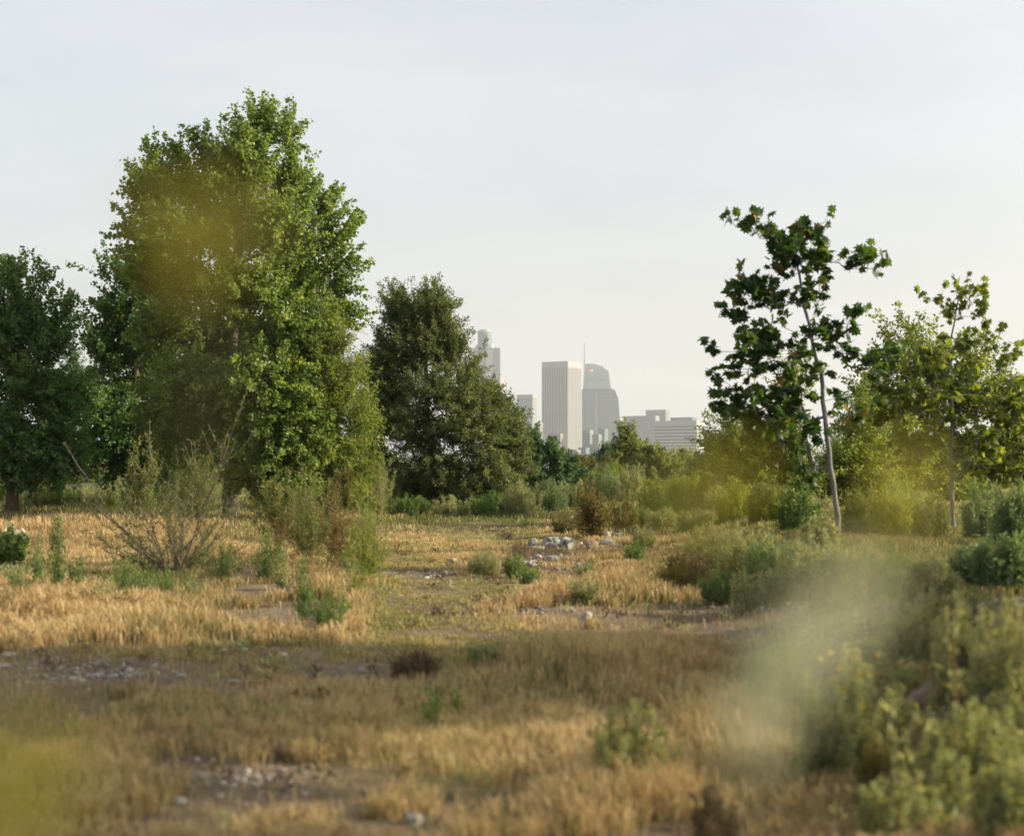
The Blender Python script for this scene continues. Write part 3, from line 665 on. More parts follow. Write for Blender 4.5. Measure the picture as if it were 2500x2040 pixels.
# trees to the right of the view, whose shade lies over the near ground
SHADE = [(11.5, 10.0, 5.8, 1.0, .1), (14.5, 6.2, 11.8, 2.4, .62), (18.5, 9.2, 9.5, 1.6, .1), (16, 8.1, 10.8, 2.0, .70), (15, 3.6, 10.5, 2.0, .64)]
for k, (x_, y_, h_, r_, lo_) in enumerate(SHADE):
    pxx = CX + F * x_ / y_; s_ = F / y_
    bz = gh(x_, y_)
    pyb = HY - (bz - CZ) * s_
    zc = lambda f: pyb - h_ * (lo_ + (1 - lo_) * f) * s_
    hh = h_ * (1 - lo_) * s_
    tree('cottonwood_tree', ['broad', 'tall', 'far', 'highest', 'slender'][k] + ' cottonwood outside the right edge shading the near grass', 'tree', y_,
         [(pxx, pyb), (pxx, zc(.4)), (pxx + 5, zc(.9))],
         [(pxx, zc(.85), r_ * .7 * s_, hh * .2), (pxx - r_ * .4 * s_, zc(.55), r_ * .65 * s_, hh * .25), (pxx + r_ * .4 * s_, zc(.5), r_ * .65 * s_, hh * .25), (pxx, zc(.22), r_ * .85 * s_, hh * .2)],
         480, 90, (.14, .8), 'bark', 'cottonwood', r0=.12, shape=HEART, spread=.4, seed=60 + k, depthk=1.1)

# ------------------------------------------------------------------ shrubs and weeds
def shrub(name, label, px, py, hpx, wpx, leafmat='sage', woodmat='stem', stems=24, leaf=(.05, .25), lpm=90, start=.15, twigs=5, spreadk=1.0, curve=.35, sr=.004, seed=0,
          cat='shrub', group=None, tbias=0., shape=DIAMOND, d=None, stemlist=None, leafup=.5, flowers=0, fmat='yellow', twigl=.35, base=.05, lrad=.02, at=None):
    rr = np.random.default_rng(seed * 13 + 5)
    if at is not None: org = np.array([at[0], at[1], float(gh(at[0], at[1]))])
    elif d is not None:
        x_ = (px - CX) / F * d; org = np.array([x_, d, float(gh(x_, d))])
    else: org = G(px, py)
    s = org[1] / F
    h = hpx * s; w = wpx * s * .5
    em = empty(name, org, label, cat, group)
    tb = Tubes(); lv = Leaves(); few = []
    def leafstem(pts, start_, rate):
        pts = np.array(pts)
        segl = np.linalg.norm(pts[1:] - pts[:-1], axis=1); L = segl.sum()
        n = int(L * (1 - start_) * rate)
        if n < 1: return
        t = (start_ + (1 - start_) * rr.random(n)) * (len(pts) - 1)
        i = np.minimum(t.astype(int), len(pts) - 2); f = (t - i)[:, None]
        pos = pts[i] * (1 - f) + pts[i + 1] * f
        dr = norm(pts[i + 1] - pts[i])
        ax = norm(dr * leafup + rvec(n) * .7 + np.array([0, 0, .15]))
        ln = leaf[0] * (.6 + .7 * rr.random(n))
        lv.add(pos + rr.normal(size=(n, 3)) * lrad, ax, ln, ln * leaf[1], .45 + tbias + rr.normal() * .1 + rr.normal(size=n) * .2, shape, .5)
    sl = stemlist if stemlist is not None else [None] * stems
    for q, spec in enumerate(sl):
        if spec is None:
            a = rr.random() * 2 * math.pi
            k = math.sqrt(rr.random()) * spreadk
            tx, ty = math.cos(a) * k * w, math.sin(a) * k * w * .8
            th = h * (1 - .35 * k * k / max(spreadk, 1) ** 2) * (.45 + .6 * rr.random() ** .8)
            b0 = org + np.array([tx * base * 2, ty * base * 2, -.02])
            tip = org + np.array([tx, ty, th])
            rad = sr * (.7 + .6 * rr.random())
        else:
            tx, th = (spec[0]) * s, spec[1] * s
            ty = rr.normal() * w * .25
            b0 = org + np.array([rr.normal() * .03, rr.normal() * .03, -.02]); tip = org + np.array([tx, ty, th]); rad = spec[2] if len(spec) > 2 else sr
        K = 7
        pts = []
        ctrl = b0 + np.array([(tip[0] - b0[0]) * (.5 + curve * .5), (tip[1] - b0[1]) * (.5 + curve * .5), (tip[2] - b0[2]) * (.5 - curve * .35)])
        for i in range(K):
            t = i / (K - 1)
            p = b0 * (1 - t) ** 2 + ctrl * 2 * t * (1 - t) + tip * t * t
            if 0 < i: p = p + rr.normal(size=3) * .018 * h
            pts.append(p)
        if len(sl) <= 9: tb = Tubes(); few.append(tb)
        tb.path(pts, rad, rad * .35, rr.random())
        leafstem(pts, start, lpm)
        for _ in range(twigs):
            t = start * .6 + (.95 - start * .6) * rr.random(); i = min(int(t * (K - 1)), K - 2)
            p0 = pts[i] + (pts[i + 1] - pts[i]) * (t * (K - 1) - i)
            dv = norm(norm(pts[i + 1] - pts[i]) + rr.normal(size=3) * .55 + np.array([0, 0, .25]))
            L = np.linalg.norm(tip - b0) * twigl * (.5 + .7 * rr.random()) * (1.15 - t * .7)
            p1 = p0 + dv * L * .5 + rr.normal(size=3) * .04 * L; p2 = p0 + dv * L + np.array([0, 0, .12 * L])
            tb.path([p0, p1, p2], rad * .4, rad * .2, rr.random())
            leafstem([p0, p1, p2], .1, lpm)
    for tb in (few or [tb]):
        tb.build('stem' if few else 'stems', M[woodmat], em, org, 4)
    if lv.V: lv.build('foliage', M[leafmat], em, org)
    if flowers:
        for q in range(flowers):
            c = org + np.array([rr.normal() * w * .5, rr.normal() * w * .4, h * (.55 + .4 * rr.random())])
            fs = (.018 if fmat != 'flower' else .055)
            n = 6
            a = np.arange(n) / n * 2 * math.pi
            fd = norm(rr.normal(size=3) + np.array([0, -.8, .5])); u = norm(np.cross(fd, [0.1, 0.2, 1])); v = np.cross(fd, u)
            ax = u[None] * np.cos(a)[:, None] + v[None] * np.sin(a)[:, None] + fd[None] * .4
            fl = Leaves(); fl.add(np.repeat(c[None], n, 0), ax, fs, fs * .6, rr.random(n), DIAMOND, normal=np.repeat(fd[None], n, 0))
            fl.build('flower', M[fmat], em, org)
    return em

# the big bare-stemmed mulefat, left of centre
mf = [(-255, 290, .014), (-300, 330, .007), (-200, 250, .010), (-170, 170, .010), (-230, 120, .006), (-120, 300, .008), (-90, 230, .008), (-60, 380, .009), (-110, 140, .007), (-30, 260, .007), (10, 330, .008), (60, 300, .010), (140, 360, .010), (175, 420, .009),
      (210, 300, .006), (110, 240, .009), (150, 180, .008), (200, 120, .007), (230, 60, .008), (-180, 80, .007), (-140, 60, .006), (90, 150, .007), (-210, 200, .007), (190, 30, .007), (250, 20, .006), (-20, 180, .007), (40, 200, .007), (-260, 160, .005), (120, 50, .006), (-80, 90, .006), (170, 230, .006), (20, 240, .006), (-150, 230, .006), (-45, 310, .006), (75, 340, .006), (180, 90, .006)]
shrub('mulefat_shrub', 'large vase shaped shrub with bare grey stems fanning up and sparse leaves, left of centre', 430, 1408, 330, 500, 'mulefat', 'greystem', stemlist=[(a * .95, b_ * (.78 if b_ < 330 else 1.0), c * 1.15) for a, b_, c in mf] + [(a * .6 + 20, b_ * .6, .005) for a, b_, c in mf[::3]], leaf=(.06, .24), lpm=40, start=.3, twigs=7, curve=.15, seed=1, lrad=.015, twigl=.3)
shrub('mulefat_shrub', 'leafy sprig bush standing tall behind the bare stemmed shrub, at its upper left', 352, 1300, 245, 110, 'mulefat', 'stem', stems=12, leaf=(.085, .3), lpm=70, start=.45, twigs=6, seed=2, tbias=.12)
shrub('mulefat_shrub', 'rounded leafy bush behind the bare stemmed shrub, left of the big trunk', 472, 1290, 180, 120, 'mulefat', 'stem', stems=26, leaf=(.075, .28), lpm=75, start=.3, twigs=6, seed=3, tbias=.12)
shrub('mulefat_shrub', 'leafy bush with upright pale stems just right of the big trunk', 695, 1335, 190, 170, 'mulefat', 'greystem', stems=26, leaf=(.075, .32), lpm=85, start=.42, twigs=6, seed=4, tbias=.18)
shrub('willow_shrub', 'wispy green willow clump with rusty tips in the middle left', 760, 1370, 230, 170, 'mulefat', 'stem', stems=30, leaf=(.06, .2), lpm=80, start=.2, twigs=6, seed=5, tbias=.1)
shrub('willow_shrub', 'wispy rusty leaved willow clump left of the path', 835, 1400, 260, 150, 'rust', 'redstem', stems=24, leaf=(.055, .2), lpm=75, start=.25, twigs=6, seed=6, tbias=-.05)
shrub('willow_shrub', 'tall pale green feathery willow nearest the path edge', 905, 1420, 260, 110, 'willow', 'greenstem', stems=18, leaf=(.055, .17), lpm=95, start=.15, twigs=7, seed=7, tbias=-.05)
shrub('willow_shrub', 'slim willow wand standing in front of the wispy clump', 870, 1480, 230, 60, 'willow', 'stem', stems=5, leaf=(.05, .2), lpm=90, start=.15, twigs=7, seed=8, tbias=-.1)
shrub('willow_shrub', 'thin rusty willow between leafy bush and wispy clump', 690, 1400, 190, 90, 'rust', 'redstem', stems=9, leaf=(.05, .2), lpm=60, start=.25, twigs=5, seed=9, tbias=.05)
shrub('feathery_shrub', 'tall feathery shrub with pointed plumes leaning right before the dark alder', 925, 1255, 150, 120, 'sage', 'greenstem', stems=26, leaf=(.07, .12), lpm=170, start=.15, twigs=7, seed=10, twigl=.2, curve=.1, tbias=.1,
      )
shrub('jimsonweed', 'bright green leafy plant with white trumpet flowers at the left edge', 18, 1388, 110, 100, 'weed', 'greenstem', stems=26, leaf=(.10, .75), lpm=40, start=.3, twigs=3, seed=11, cat='plant', tbias=.25, shape=HEART, flowers=13, fmat='flower')
# green weeds along the left
wl = [(140, 1470, 185, 40, 'weed', 'tallest upright weed with narrow leaves at the left'), (95, 1460, 130, 40, 'teal', 'blue green leaning weed left of the tallest upright weed'), (185, 1462, 110, 36, 'weed', 'slim weed just right of the tallest upright weed'),
      (60, 1475, 70, 80, 'weed', 'low weed clump near the left edge'), (250, 1490, 70, 70, 'sage', 'low dull green weed clump below the bare stemmed shrub'), (300, 1480, 110, 90, 'weed', 'bright green leafy clump below the bare stemmed shrub'),
      (345, 1475, 100, 60, 'weed', 'second bright green clump, nearer the shrub base'), (400, 1465, 70, 60, 'weed', 'small weed under the base of the bare stemmed shrub'), (540, 1420, 90, 70, 'weed', 'pale green weed right of the bare stemmed shrub'),
      (650, 1425, 110, 100, 'weed', 'leafy weed clump between shrub and wispy clump'), (690, 1440, 80, 60, 'sage', 'grey weed in the tan grass left of the wispy clump'), (740, 1520, 150, 50, 'weed', 'tall leafy green weed with blue green top in tan grass'),
      (800, 1550, 110, 120, 'weed', 'broad leafy weed clump beside the pink pointed stone'), (845, 1410, 60, 36, 'weed', 'dull spiky tuft below the rusty willow clump'), (480, 1470, 60, 80, 'sage', 'sparse weeds in the dark earth under the shrub'),
      (30, 1440, 60, 70, 'sage', 'sparse weeds at the far left edge in shade'), (200, 1510, 60, 110, 'rust', 'rusty brown weeds in front of the left weed row'), (300, 1515, 60, 110, 'rust', 'rusty brown weeds in front of the bright green clump'), (120, 1520, 50, 80, 'rust', 'rusty weed patch at lower left of the weed row')]
for k, (px, py, h_, w_, mt, lb) in enumerate(wl):
    shrub('weed_plant', lb, px, py, h_ * 1.25, w_ * 1.15, mt, 'redstem' if mt == 'rust' else 'greenstem', stems=max(3, int(w_ / 5)), leaf=(.05, .22), lpm=190 if w_ < 50 else 120, start=.12, twigs=2 if w_ < 50 else 3, seed=70 + k, cat='weed', group='weeds in the left meadow', twigl=.25, spreadk=.9, sr=.003, lrad=.012, tbias=.05)

# clearing and centre
shrub('tussock', 'round green broom tussock in front of the rocks, middle of the clearing', 1180, 1404, 66, 80, 'sage', 'greenstem', stems=150, leaf=(.04, .12), lpm=150, start=.1, twigs=1, seed=100, cat='shrub', curve=.5, base=.35, tbias=-.05, sr=.002)
shrub('green_bush', 'pale green leafy bush right of the round tussock', 1252, 1412, 62, 60, 'weed', 'greenstem', stems=22, leaf=(.05, .3), lpm=130, start=.1, twigs=3, seed=101, tbias=.2)
shrub('green_bush', 'low spreading green bush in front of the pale green bush', 1285, 1425, 50, 60, 'weed', 'greenstem', stems=20, leaf=(.045, .3), lpm=110, start=.1, twigs=3, seed=102, tbias=.1)
shrub('grass_tuft', 'brown upright dry grass tuft beside the rock heap', 1270, 1366, 68, 50, 'drybush', 'stem', stems=60, leaf=(.06, .06), lpm=40, start=.2, twigs=1, seed=103, cat='grass tuft', base=.25, sr=.002, curve=.3)
shrub('dry_bush', 'dark brown dead bush on the pale ground left of the rocks', 1230, 1318, 28, 52, 'drybush', 'stem', stems=50, leaf=(.04, .1), lpm=60, start=.1, twigs=3, seed=104, spreadk=1.1)
shrub('grey_bush', 'grey green bush with a forked bare base in the tan grass right of the rocks', 1553, 1378, 62, 58, 'weed', 'stem', stems=16, leaf=(.045, .3), lpm=170, start=.45, twigs=4, seed=105, tbias=.0, sr=.006, curve=.3)
shrub('green_bush', 'dark green rounded bush behind the forked bush', 1575, 1338, 56, 66, 'sage', 'greenstem', stems=70, leaf=(.045, .16), lpm=150, start=.1, twigs=2, seed=106, tbias=-.12, base=.25)
shrub('rusty_bush', 'large rusty brown and green bush behind the dark boulder', 1440, 1318, 150, 110, 'rust', 'stem', stems=30, leaf=(.06, .35), lpm=100, start=.2, twigs=6, seed=107, curve=.15)
shrub('rusty_bush', 'smaller rusty bush right of the large rusty bush', 1520, 1300, 110, 80, 'rust', 'stem', stems=20, leaf=(.06, .35), lpm=90, start=.2, twigs=5, seed=108)
shrub('rusty_bush', 'low green brown bush left of the large rusty bush', 1375, 1310, 80, 80, 'rust', 'stem', stems=20, leaf=(.055, .35), lpm=90, start=.2, twigs=5, seed=109, tbias=-.2)
shrub('small_sprout', 'little leafy sprout in front of the grit patch', 1430, 1412, 40, 56, 'weed', 'greenstem', stems=12, leaf=(.05, .4), lpm=90, start=.3, twigs=2, seed=110, cat='plant')
shrub('sage_bush', 'dull green bush in brown grass below the grit patch', 1425, 1478, 76, 90, 'sage', 'greenstem', stems=34, leaf=(.045, .25), lpm=110, start=.1, twigs=3, seed=111, tbias=-.15)
shrub('weed_plant', 'thin upright weed in the brown grass near the middle', 1311, 1545, 44, 16, 'rust', 'stem', stems=4, leaf=(.03, .2), lpm=120, start=.2, twigs=2, seed=112, cat='weed')
shrub('dark_bush', 'dark shaded spiky bush at the end of the lit meadow', 1015, 1655, 72, 130, 'drybush', 'stem', stems=70, leaf=(.05, .12), lpm=80, start=.1, twigs=3, seed=113, tbias=-.2, base=.3)
shrub('dark_bush', 'shaded blue green low bush right of the spiky dark bush', 1185, 1630, 56, 90, 'teal', 'greenstem', stems=24, leaf=(.04, .3), lpm=100, start=.1, twigs=3, seed=114)
shrub('weed_plant', 'blurred upright green weed in front of the spiky dark bush', 1060, 1790, 150, 40, 'weed', 'greenstem', stems=4, leaf=(.055, .3), lpm=150, start=.15, twigs=2, seed=115, cat='weed', tbias=.2)
shrub('weed_plant', 'blurred shorter green weed right of the upright green weed', 1115, 1760, 110, 30, 'weed', 'greenstem', stems=3, leaf=(.05, .3), lpm=130, start=.15, twigs=2, seed=116, cat='weed', tbias=.1)
shrub('poppy_plant', 'tiny weed with one red flower in the shaded grass', 910, 1700, 40, 30, 'weed', 'greenstem', stems=4, leaf=(.03, .25), lpm=80, start=.1, twigs=1, seed=117, cat='weed', flowers=1, fmat='red')

# scrub belt behind the meadow
k = 0
belt = [(30, 1215, 70, 130, 'teal', 'dark rounded shrub under the left edge cottonwood'), (120, 1225, 50, 90, 'drybush', 'brownish low shrub under the left edge cottonwood'), (210, 1180, 110, 110, 'willow', 'light willow bush in the gap between left cottonwoods'), (170, 1235, 50, 90, 'weed', 'green weeds behind the left tan grass'),
        (260, 1240, 50, 100, 'sage', 'grey green scrub behind the tan grass, under the dark cottonwood'), (60, 1250, 56, 110, 'sage', 'grey green scrub at the left end of the belt'), (340, 1240, 50, 100, 'weed', 'green scrub directly behind the tall sprig bush'), (420, 1235, 60, 70, 'sage', 'scrub between sprig bush and big trunk'),
        (700, 1250, 100, 110, 'mulefat', 'olive bush under the tallest cottonwood, right of its trunk'), (770, 1255, 110, 110, 'sage', 'grey green bush under the willow'), (850, 1250, 100, 110, 'mulefat', 'olive bush left of the feathery shrub'),
        (1000, 1262, 56, 110, 'weed', 'low green scrub at the left foot of the alder'), (1110, 1262, 56, 120, 'sage', 'low grey scrub at the foot of the alder'), (1200, 1262, 66, 110, 'weed', 'low green scrub at the right foot of the alder'),
        (1275, 1262, 90, 100, 'sage', 'grey green scrub right of the alder'), (1345, 1255, 90, 110, 'teal', 'blue green scrub below the small elm'), (1400, 1245, 80, 90, 'sage', 'pale scrub left of the large rusty bush'), (1480, 1230, 110, 90, 'teal', 'blue green bush behind the rusty bushes'),
        (1545, 1235, 110, 90, 'sage', 'pale grey green bush behind the smaller rusty bush'), (1600, 1250, 90, 100, 'willow', 'yellow green bush right of the rusty bushes'), (1670, 1250, 100, 100, 'willow', 'hazy yellow green bush in the right middle'), (1740, 1250, 110, 110, 'mulefat', 'olive bush in the right middle'),
        (1800, 1275, 110, 110, 'willow', 'yellow green bush left of the sycamore trunk'), (1880, 1280, 120, 110, 'mulefat', 'olive bush before the low willow'), (1950, 1300, 120, 110, 'weed', 'bright green weeds left of the sycamore trunk'), (2110, 1310, 130, 130, 'mulefat', 'olive bush right of the sycamore trunk'),
        (2180, 1320, 120, 120, 'willow', 'yellow green bush between the sycamores'), (2260, 1320, 120, 110, 'mulefat', 'olive bush left of the thin sycamore'), (2400, 1330, 160, 120, 'teal', 'dark green bush right of the thin sycamore'), (2480, 1340, 160, 110, 'teal', 'dark green bush at the right edge'),
        (2450, 1450, 150, 150, 'teal', 'dense dark bush at the right edge of the bank'), (2370, 1440, 110, 90, 'teal', 'small dark bush left of the dense dark bush'), (2000, 1350, 90, 90, 'sage', 'grey scrub at the foot of the sycamore'),
        (1620, 1300, 60, 90, 'sage', 'grey weeds behind the dark rounded bush'), (1700, 1300, 60, 100, 'sage', 'grey weeds along the grey path'), (1560, 1290, 50, 80, 'weed', 'green weeds right of the smaller rusty bush')]
for px, py, h_, w_, mt, lb in belt:
    shrub('scrub_bush', lb, px, py, h_, w_, mt, 'stem', stems=int(30 + w_ * .15), leaf=(.075, .2), lpm=190, start=.08, twigs=4, curve=.1, twigl=.22, seed=200 + k, group='scrub belt behind the meadow', base=.42, sr=.005, lrad=.02); k += 1
br = np.random.default_rng(55)
for q in range(70):
    if q < 30: px, py = 1260 + 1260 * br.random(), 1200 + 90 * br.random()
    elif q < 56: px, py = 620 * br.random() - 10, 1205 + 50 * br.random()
    else: px, py = 650 + 300 * br.random(), 1225 + 25 * br.random()
    if 1300 < px < 1620: py = min(py, 1245)
    mt = ['sage', 'weed', 'mulefat', 'sage', 'willow'][q % 5]
    lb = {'sage': 'grey green scrub bush in the dense belt behind the meadow', 'weed': 'bright green scrub bush in the dense belt behind the meadow', 'mulefat': 'olive scrub bush in the dense belt behind the meadow', 'willow': 'yellow green scrub bush in the dense belt behind the meadow'}[mt]
    shrub('scrub_bush', lb, px, py, 45 + 60 * br.random(), 70 + 60 * br.random(), mt, 'stem', stems=int(30), leaf=(.08, .2), lpm=120, start=.05, twigs=4, curve=.1, twigl=.25, seed=700 + q, group='dense scrub filling the belt behind the meadow', base=.45, sr=.004, lrad=.03, tbias=br.normal() * .12)
# grey-green scrub on the right bank
bank = [(1740, 1400, 130, 110, 'sage', 'wispy grey scrub at the left end of the bank scrub'), (1680, 1430, 90, 90, 'drybush', 'brown wispy scrub left of the bank'), (1820, 1420, 150, 120, 'sage', 'wispy scrub second along the bank'), (1900, 1440, 150, 120, 'teal', 'blue grey wispy scrub in the middle of the bank'),
        (1660, 1450, 80, 80, 'rust', 'rusty green bush in brown grass at the foot of the bank'), (1980, 1450, 150, 120, 'sage', 'tall grey scrub left of the sycamore foot'), (1860, 1480, 100, 110, 'sage', 'lower grey scrub in front of the bank'), (2090, 1440, 130, 120, 'sage', 'grey scrub right of the sycamore foot'),
        (2180, 1460, 120, 120, 'teal', 'blue grey scrub between the sycamores on the bank'), (2270, 1470, 110, 100, 'sage', 'grey scrub just left of the thin sycamore foot'), (1770, 1470, 80, 90, 'weed', 'green scrub at the edge of the brown grass'), (2040, 1490, 90, 110, 'drybush', 'brown dry scrub below the sycamore foot')]
for px, py, h_, w_, mt, lb in bank:
    shrub('scrub_bush', lb, px, py, h_, w_ * 1.4, mt, 'stem', stems=46, leaf=(.055, .17), lpm=260, start=.08, twigs=4, curve=.15, twigl=.22, seed=260 + k, group='scrub on the right bank', base=.4, sr=.003, lrad=.014); k += 1

# foreground scrub, out of focus
fg = [(1545, 1960, 250, 230, 'fore', 'leafy scrub plant with orange lower leaves in the near middle', .25), (2060, 1900, 330, 200, 'fore', 'yellow flowered scrub plant right of the pale plume', .1), (1900, 1760, 200, 160, 'sage', 'grey green scrub under the pale plume', .2),
      (2230, 1640, 200, 150, 'sage', 'green scrub beyond the grey boulder', .15), (2350, 1700, 250, 160, 'sage', 'tall pale green scrub right of the grey boulder', .25), (2450, 1780, 330, 190, 'sage', 'tall pale scrub at the right edge', .2),
      (2380, 1960, 260, 260, 'fore', 'mixed green and rusty scrub in the lower right', .05), (2200, 2060, 180, 200, 'fore', 'bright green shoots at the bottom right', .3), (2480, 2080, 240, 200, 'fore', 'scrub cut off by the lower right corner', .0),
      (2110, 1720, 180, 120, 'sage', 'small pale scrub left of the grey boulder', .2), (1740, 2080, 160, 120, 'drybush', 'brown dry tuft at the bottom right of the middle', .2), (2290, 1560, 130, 110, 'sage', 'small green scrub on the bank by the thin sycamore', .1),
      (2140, 1990, 200, 110, 'rust', 'rusty tuft between the yellow flowers and the lower right scrub', .1), (2400, 1560, 120, 110, 'sage', 'small grey scrub at the right on the bank', .1)]
for px, py, h_, w_, mt, lb, tb_ in fg:
    shrub('scrub_plant', lb, px, py, h_, w_, mt, 'greenstem' if mt != 'drybush' else 'stem', stems=int(16 + w_ * .12), leaf=(.03, .28), lpm=520, start=.12, twigs=1, curve=.05, seed=300 + k, group='scrub in the near right foreground', base=.46, sr=.003, lrad=.007, tbias=tb_ * .5, twigl=.2,
          flowers=(22 if 'yellow flowered' in lb else 0)); k += 1
fr = np.random.default_rng(99)
for q in range(30):
    px = 1880 + 620 * fr.random(); py = 1560 + 470 * fr.random() ** 1.1
    if px < 2300 - (py - 1560) * 1.0: px = 2300 - (py - 1560) * 1.0 + fr.random() * 250
    if px > 2540: continue
    mt = ['sage', 'fore', 'sage', 'fore'][q % 4]
    lb = {'sage': 'small pale green scrub plant filling the blurred near right foreground', 'fore': 'small leafy scrub plant with orange tips in the blurred near right foreground', 'rust': 'small rusty scrub plant in the blurred near right foreground'}[mt]
    shrub('scrub_plant', lb, px, py, 70 + (py - 1500) * .22, 110, mt, 'greenstem', stems=11, leaf=(.03, .28), lpm=520, start=.08, twigs=1, curve=.05, seed=500 + q, group='small scrub filling the near right foreground', base=.46, sr=.0025, lrad=.007, tbias=.15 * fr.random(), twigl=.2)
shrub('reddish_stalk', 'tall reddish stalk with a few light leaves near the right edge', 2345, 1600, 480, 40, 'fore', 'redstem', stemlist=[(-15, 480, .006)], leaf=(.05, .3), lpm=60, start=.25, twigs=4, seed=400, cat='plant', twigl=.08, tbias=.25, d=6.2)
shrub('willow_seedling', 'thin seedling with a leafy fork, left of the reddish stalk', 2260, 1620, 300, 100, 'fore', 'stem', stemlist=[(-80, 320, .003), (-60, 230, .003), (-40, 300, .002)], leaf=(.05, .3), lpm=40, start=.6, twigs=3, seed=401, cat='plant', twigl=.15, tbias=.2, d=5.8)

# willow saplings right in front of the camera, strongly out of focus
def near_sapling(label, root, tips, seed, mat='lens', name='willow_sapling', cl=(.012, 7)):
    rr = np.random.default_rng(seed)
    org = np.array([root[0], root[1], float(gh(root[0], root[1]))])
    em = empty(name, org, label, 'sapling')
    tb = Tubes(); lv = Leaves()
    fork = org + np.array([0, 0, .8])
    tb.path([org - [0, 0, .02], org + [.01, 0, .4], fork], .0025, .0013)
    for (px, py, d, n, rpx, ln) in tips:
        t = P(px, py, d); r_ = rpx * d / F
        mid = (fork + t) / 2 + np.array([0, .02, -.03])
        tb.path([fork, mid, t], .0009, .0004)
        pos = t + rr.normal(size=(n, 3)) * np.array([r_ * .5, r_ * .6, r_ * .5])
        ax = norm(rr.normal(size=(n, 3)) * .6 + np.array([0, 0, -.5]))
        lv.add(pos, ax, ln, ln * .26, rr.random(n), DIAMOND, normal=norm(rr.normal(size=(n, 3)) * .5 + np.array([0, -1, 0])))
    tb.build('stems', M['greenstem'], em, org, 5)
    lv.build('foliage', M[mat], em, org)
    return em
near_sapling('blurred olive willow twig close to the camera in front of the tallest cottonwood', (-.12, .50), [(440, 470, .5, 7, 70, .022), (530, 520, .5, 6, 70, .022), (470, 600, .5, 8, 70, .022), (420, 560, .5, 4, 50, .02), (560, 440, .5, 3, 50, .02)], 1)
near_sapling('blurred yellow green willow twig filling the lower left corner', (-.26, .46), [(20, 1800, .42, 7, 120, .026), (60, 1930, .42, 7, 120, .026), (-20, 1900, .42, 6, 120, .026), (110, 1760, .43, 2, 60, .02)], 2)
near_sapling('blurred olive willow twig before the far hazy trees', (.10, .48), [(1700, 1190, .5, 5, 70, .022), (1770, 1150, .5, 4, 70, .022), (1640, 1210, .5, 3, 60, .022)], 3)
near_sapling('blurred olive willow twig between the two sycamores', (.20, .52), [(2150, 1210, .5, 5, 80, .022), (2250, 1200, .5, 5, 80, .022), (2200, 1130, .5, 3, 60, .02), (2110, 1250, .5, 3, 60, .02)], 4)
near_sapling('faint blurred willow twig low over the near grass', (-.02, .55), [(1100, 1800, .5, 2, 60, .02), (1180, 1840, .5, 2, 60, .018), (860, 1780, .5, 2, 60, .018)], 5)
def near_plume(label, root, path, d, seed):
    rr = np.random.default_rng(seed)
    org = np.array([root[0], root[1], float(gh(root[0], root[1]))])
    em = empty('grass_plume', org, label, 'grass plume')
    pts = [P(a, b_, d) for a, b_ in path]
    tb = Tubes(); tb.path([org, (org + pts[0]) / 2 + np.array([.02, 0, .05])] + pts, .0016, .0008)
    lv = Leaves()
    A = np.array(pts); n = 230
    t = rr.random(n) * (len(A) - 1); i = np.minimum(t.astype(int), len(A) - 2); f = (t - i)[:, None]
    pos = A[i] * (1 - f) + A[i + 1] * f + rr.normal(size=(n, 3)) * .0095
    ax = norm(norm(A[-1] - A[0])[None] * .8 + rr.normal(size=(n, 3)) * .6)
    lv.add(pos, ax, .012, .0022, rr.random(n), DIAMOND, normal=norm(rr.normal(size=(n, 3)) * .4 + np.array([0, -1, .3])))
    tb.build('stalk', M['greenstem'], em, org, 5)
    lv.build('seed_head', M['plume'], em, org)
near_plume('blurred pale grass plume slanting up close to the camera in the lower right', (.02, .55), [(1800, 1830), (1860, 1720), (1940, 1600), (2030, 1490), (2115, 1390)], .6, 3)

# ------------------------------------------------------------------ skyline
class MB:
    def __init__(s): s.V = []; s.Q = []; s.T = []; s.n = 0
    def box(s, x0, x1, y0, y1, z0, z1):
        V = [(x0, y0, z0), (x1, y0, z0), (x1, y1, z0), (x0, y1, z0), (x0, y0, z1), (x1, y0, z1), (x1, y1, z1), (x0, y1, z1)]
        s.V += V; b = s.n
        s.Q += [(b, b + 3, b + 2, b + 1), (b + 4, b + 5, b + 6, b + 7), (b, b + 1, b + 5, b + 4), (b + 1, b + 2, b + 6, b + 5), (b + 2, b + 3, b + 7, b + 6), (b + 3, b, b + 4, b + 7)]
        s.n += 8
    def prism(s, ring0, ring1, cap=True):
        n = len(ring0); b = s.n
        s.V += [tuple(p) for p in ring0] + [tuple(p) for p in ring1]
        for i in range(n):
            j = (i + 1) % n; s.Q.append((b + i, b + j, b + n + j, b + n + i))
        if cap:
            for i in range(1, n - 1): s.T.append((b + n, b + n + i, b + n + i + 1))
        s.n += 2 * n
    def build(s, name, mat, parent):
        return mk_mesh(name, s.V, s.T if s.T else None, M[mat], None, s.Q, False, parent)

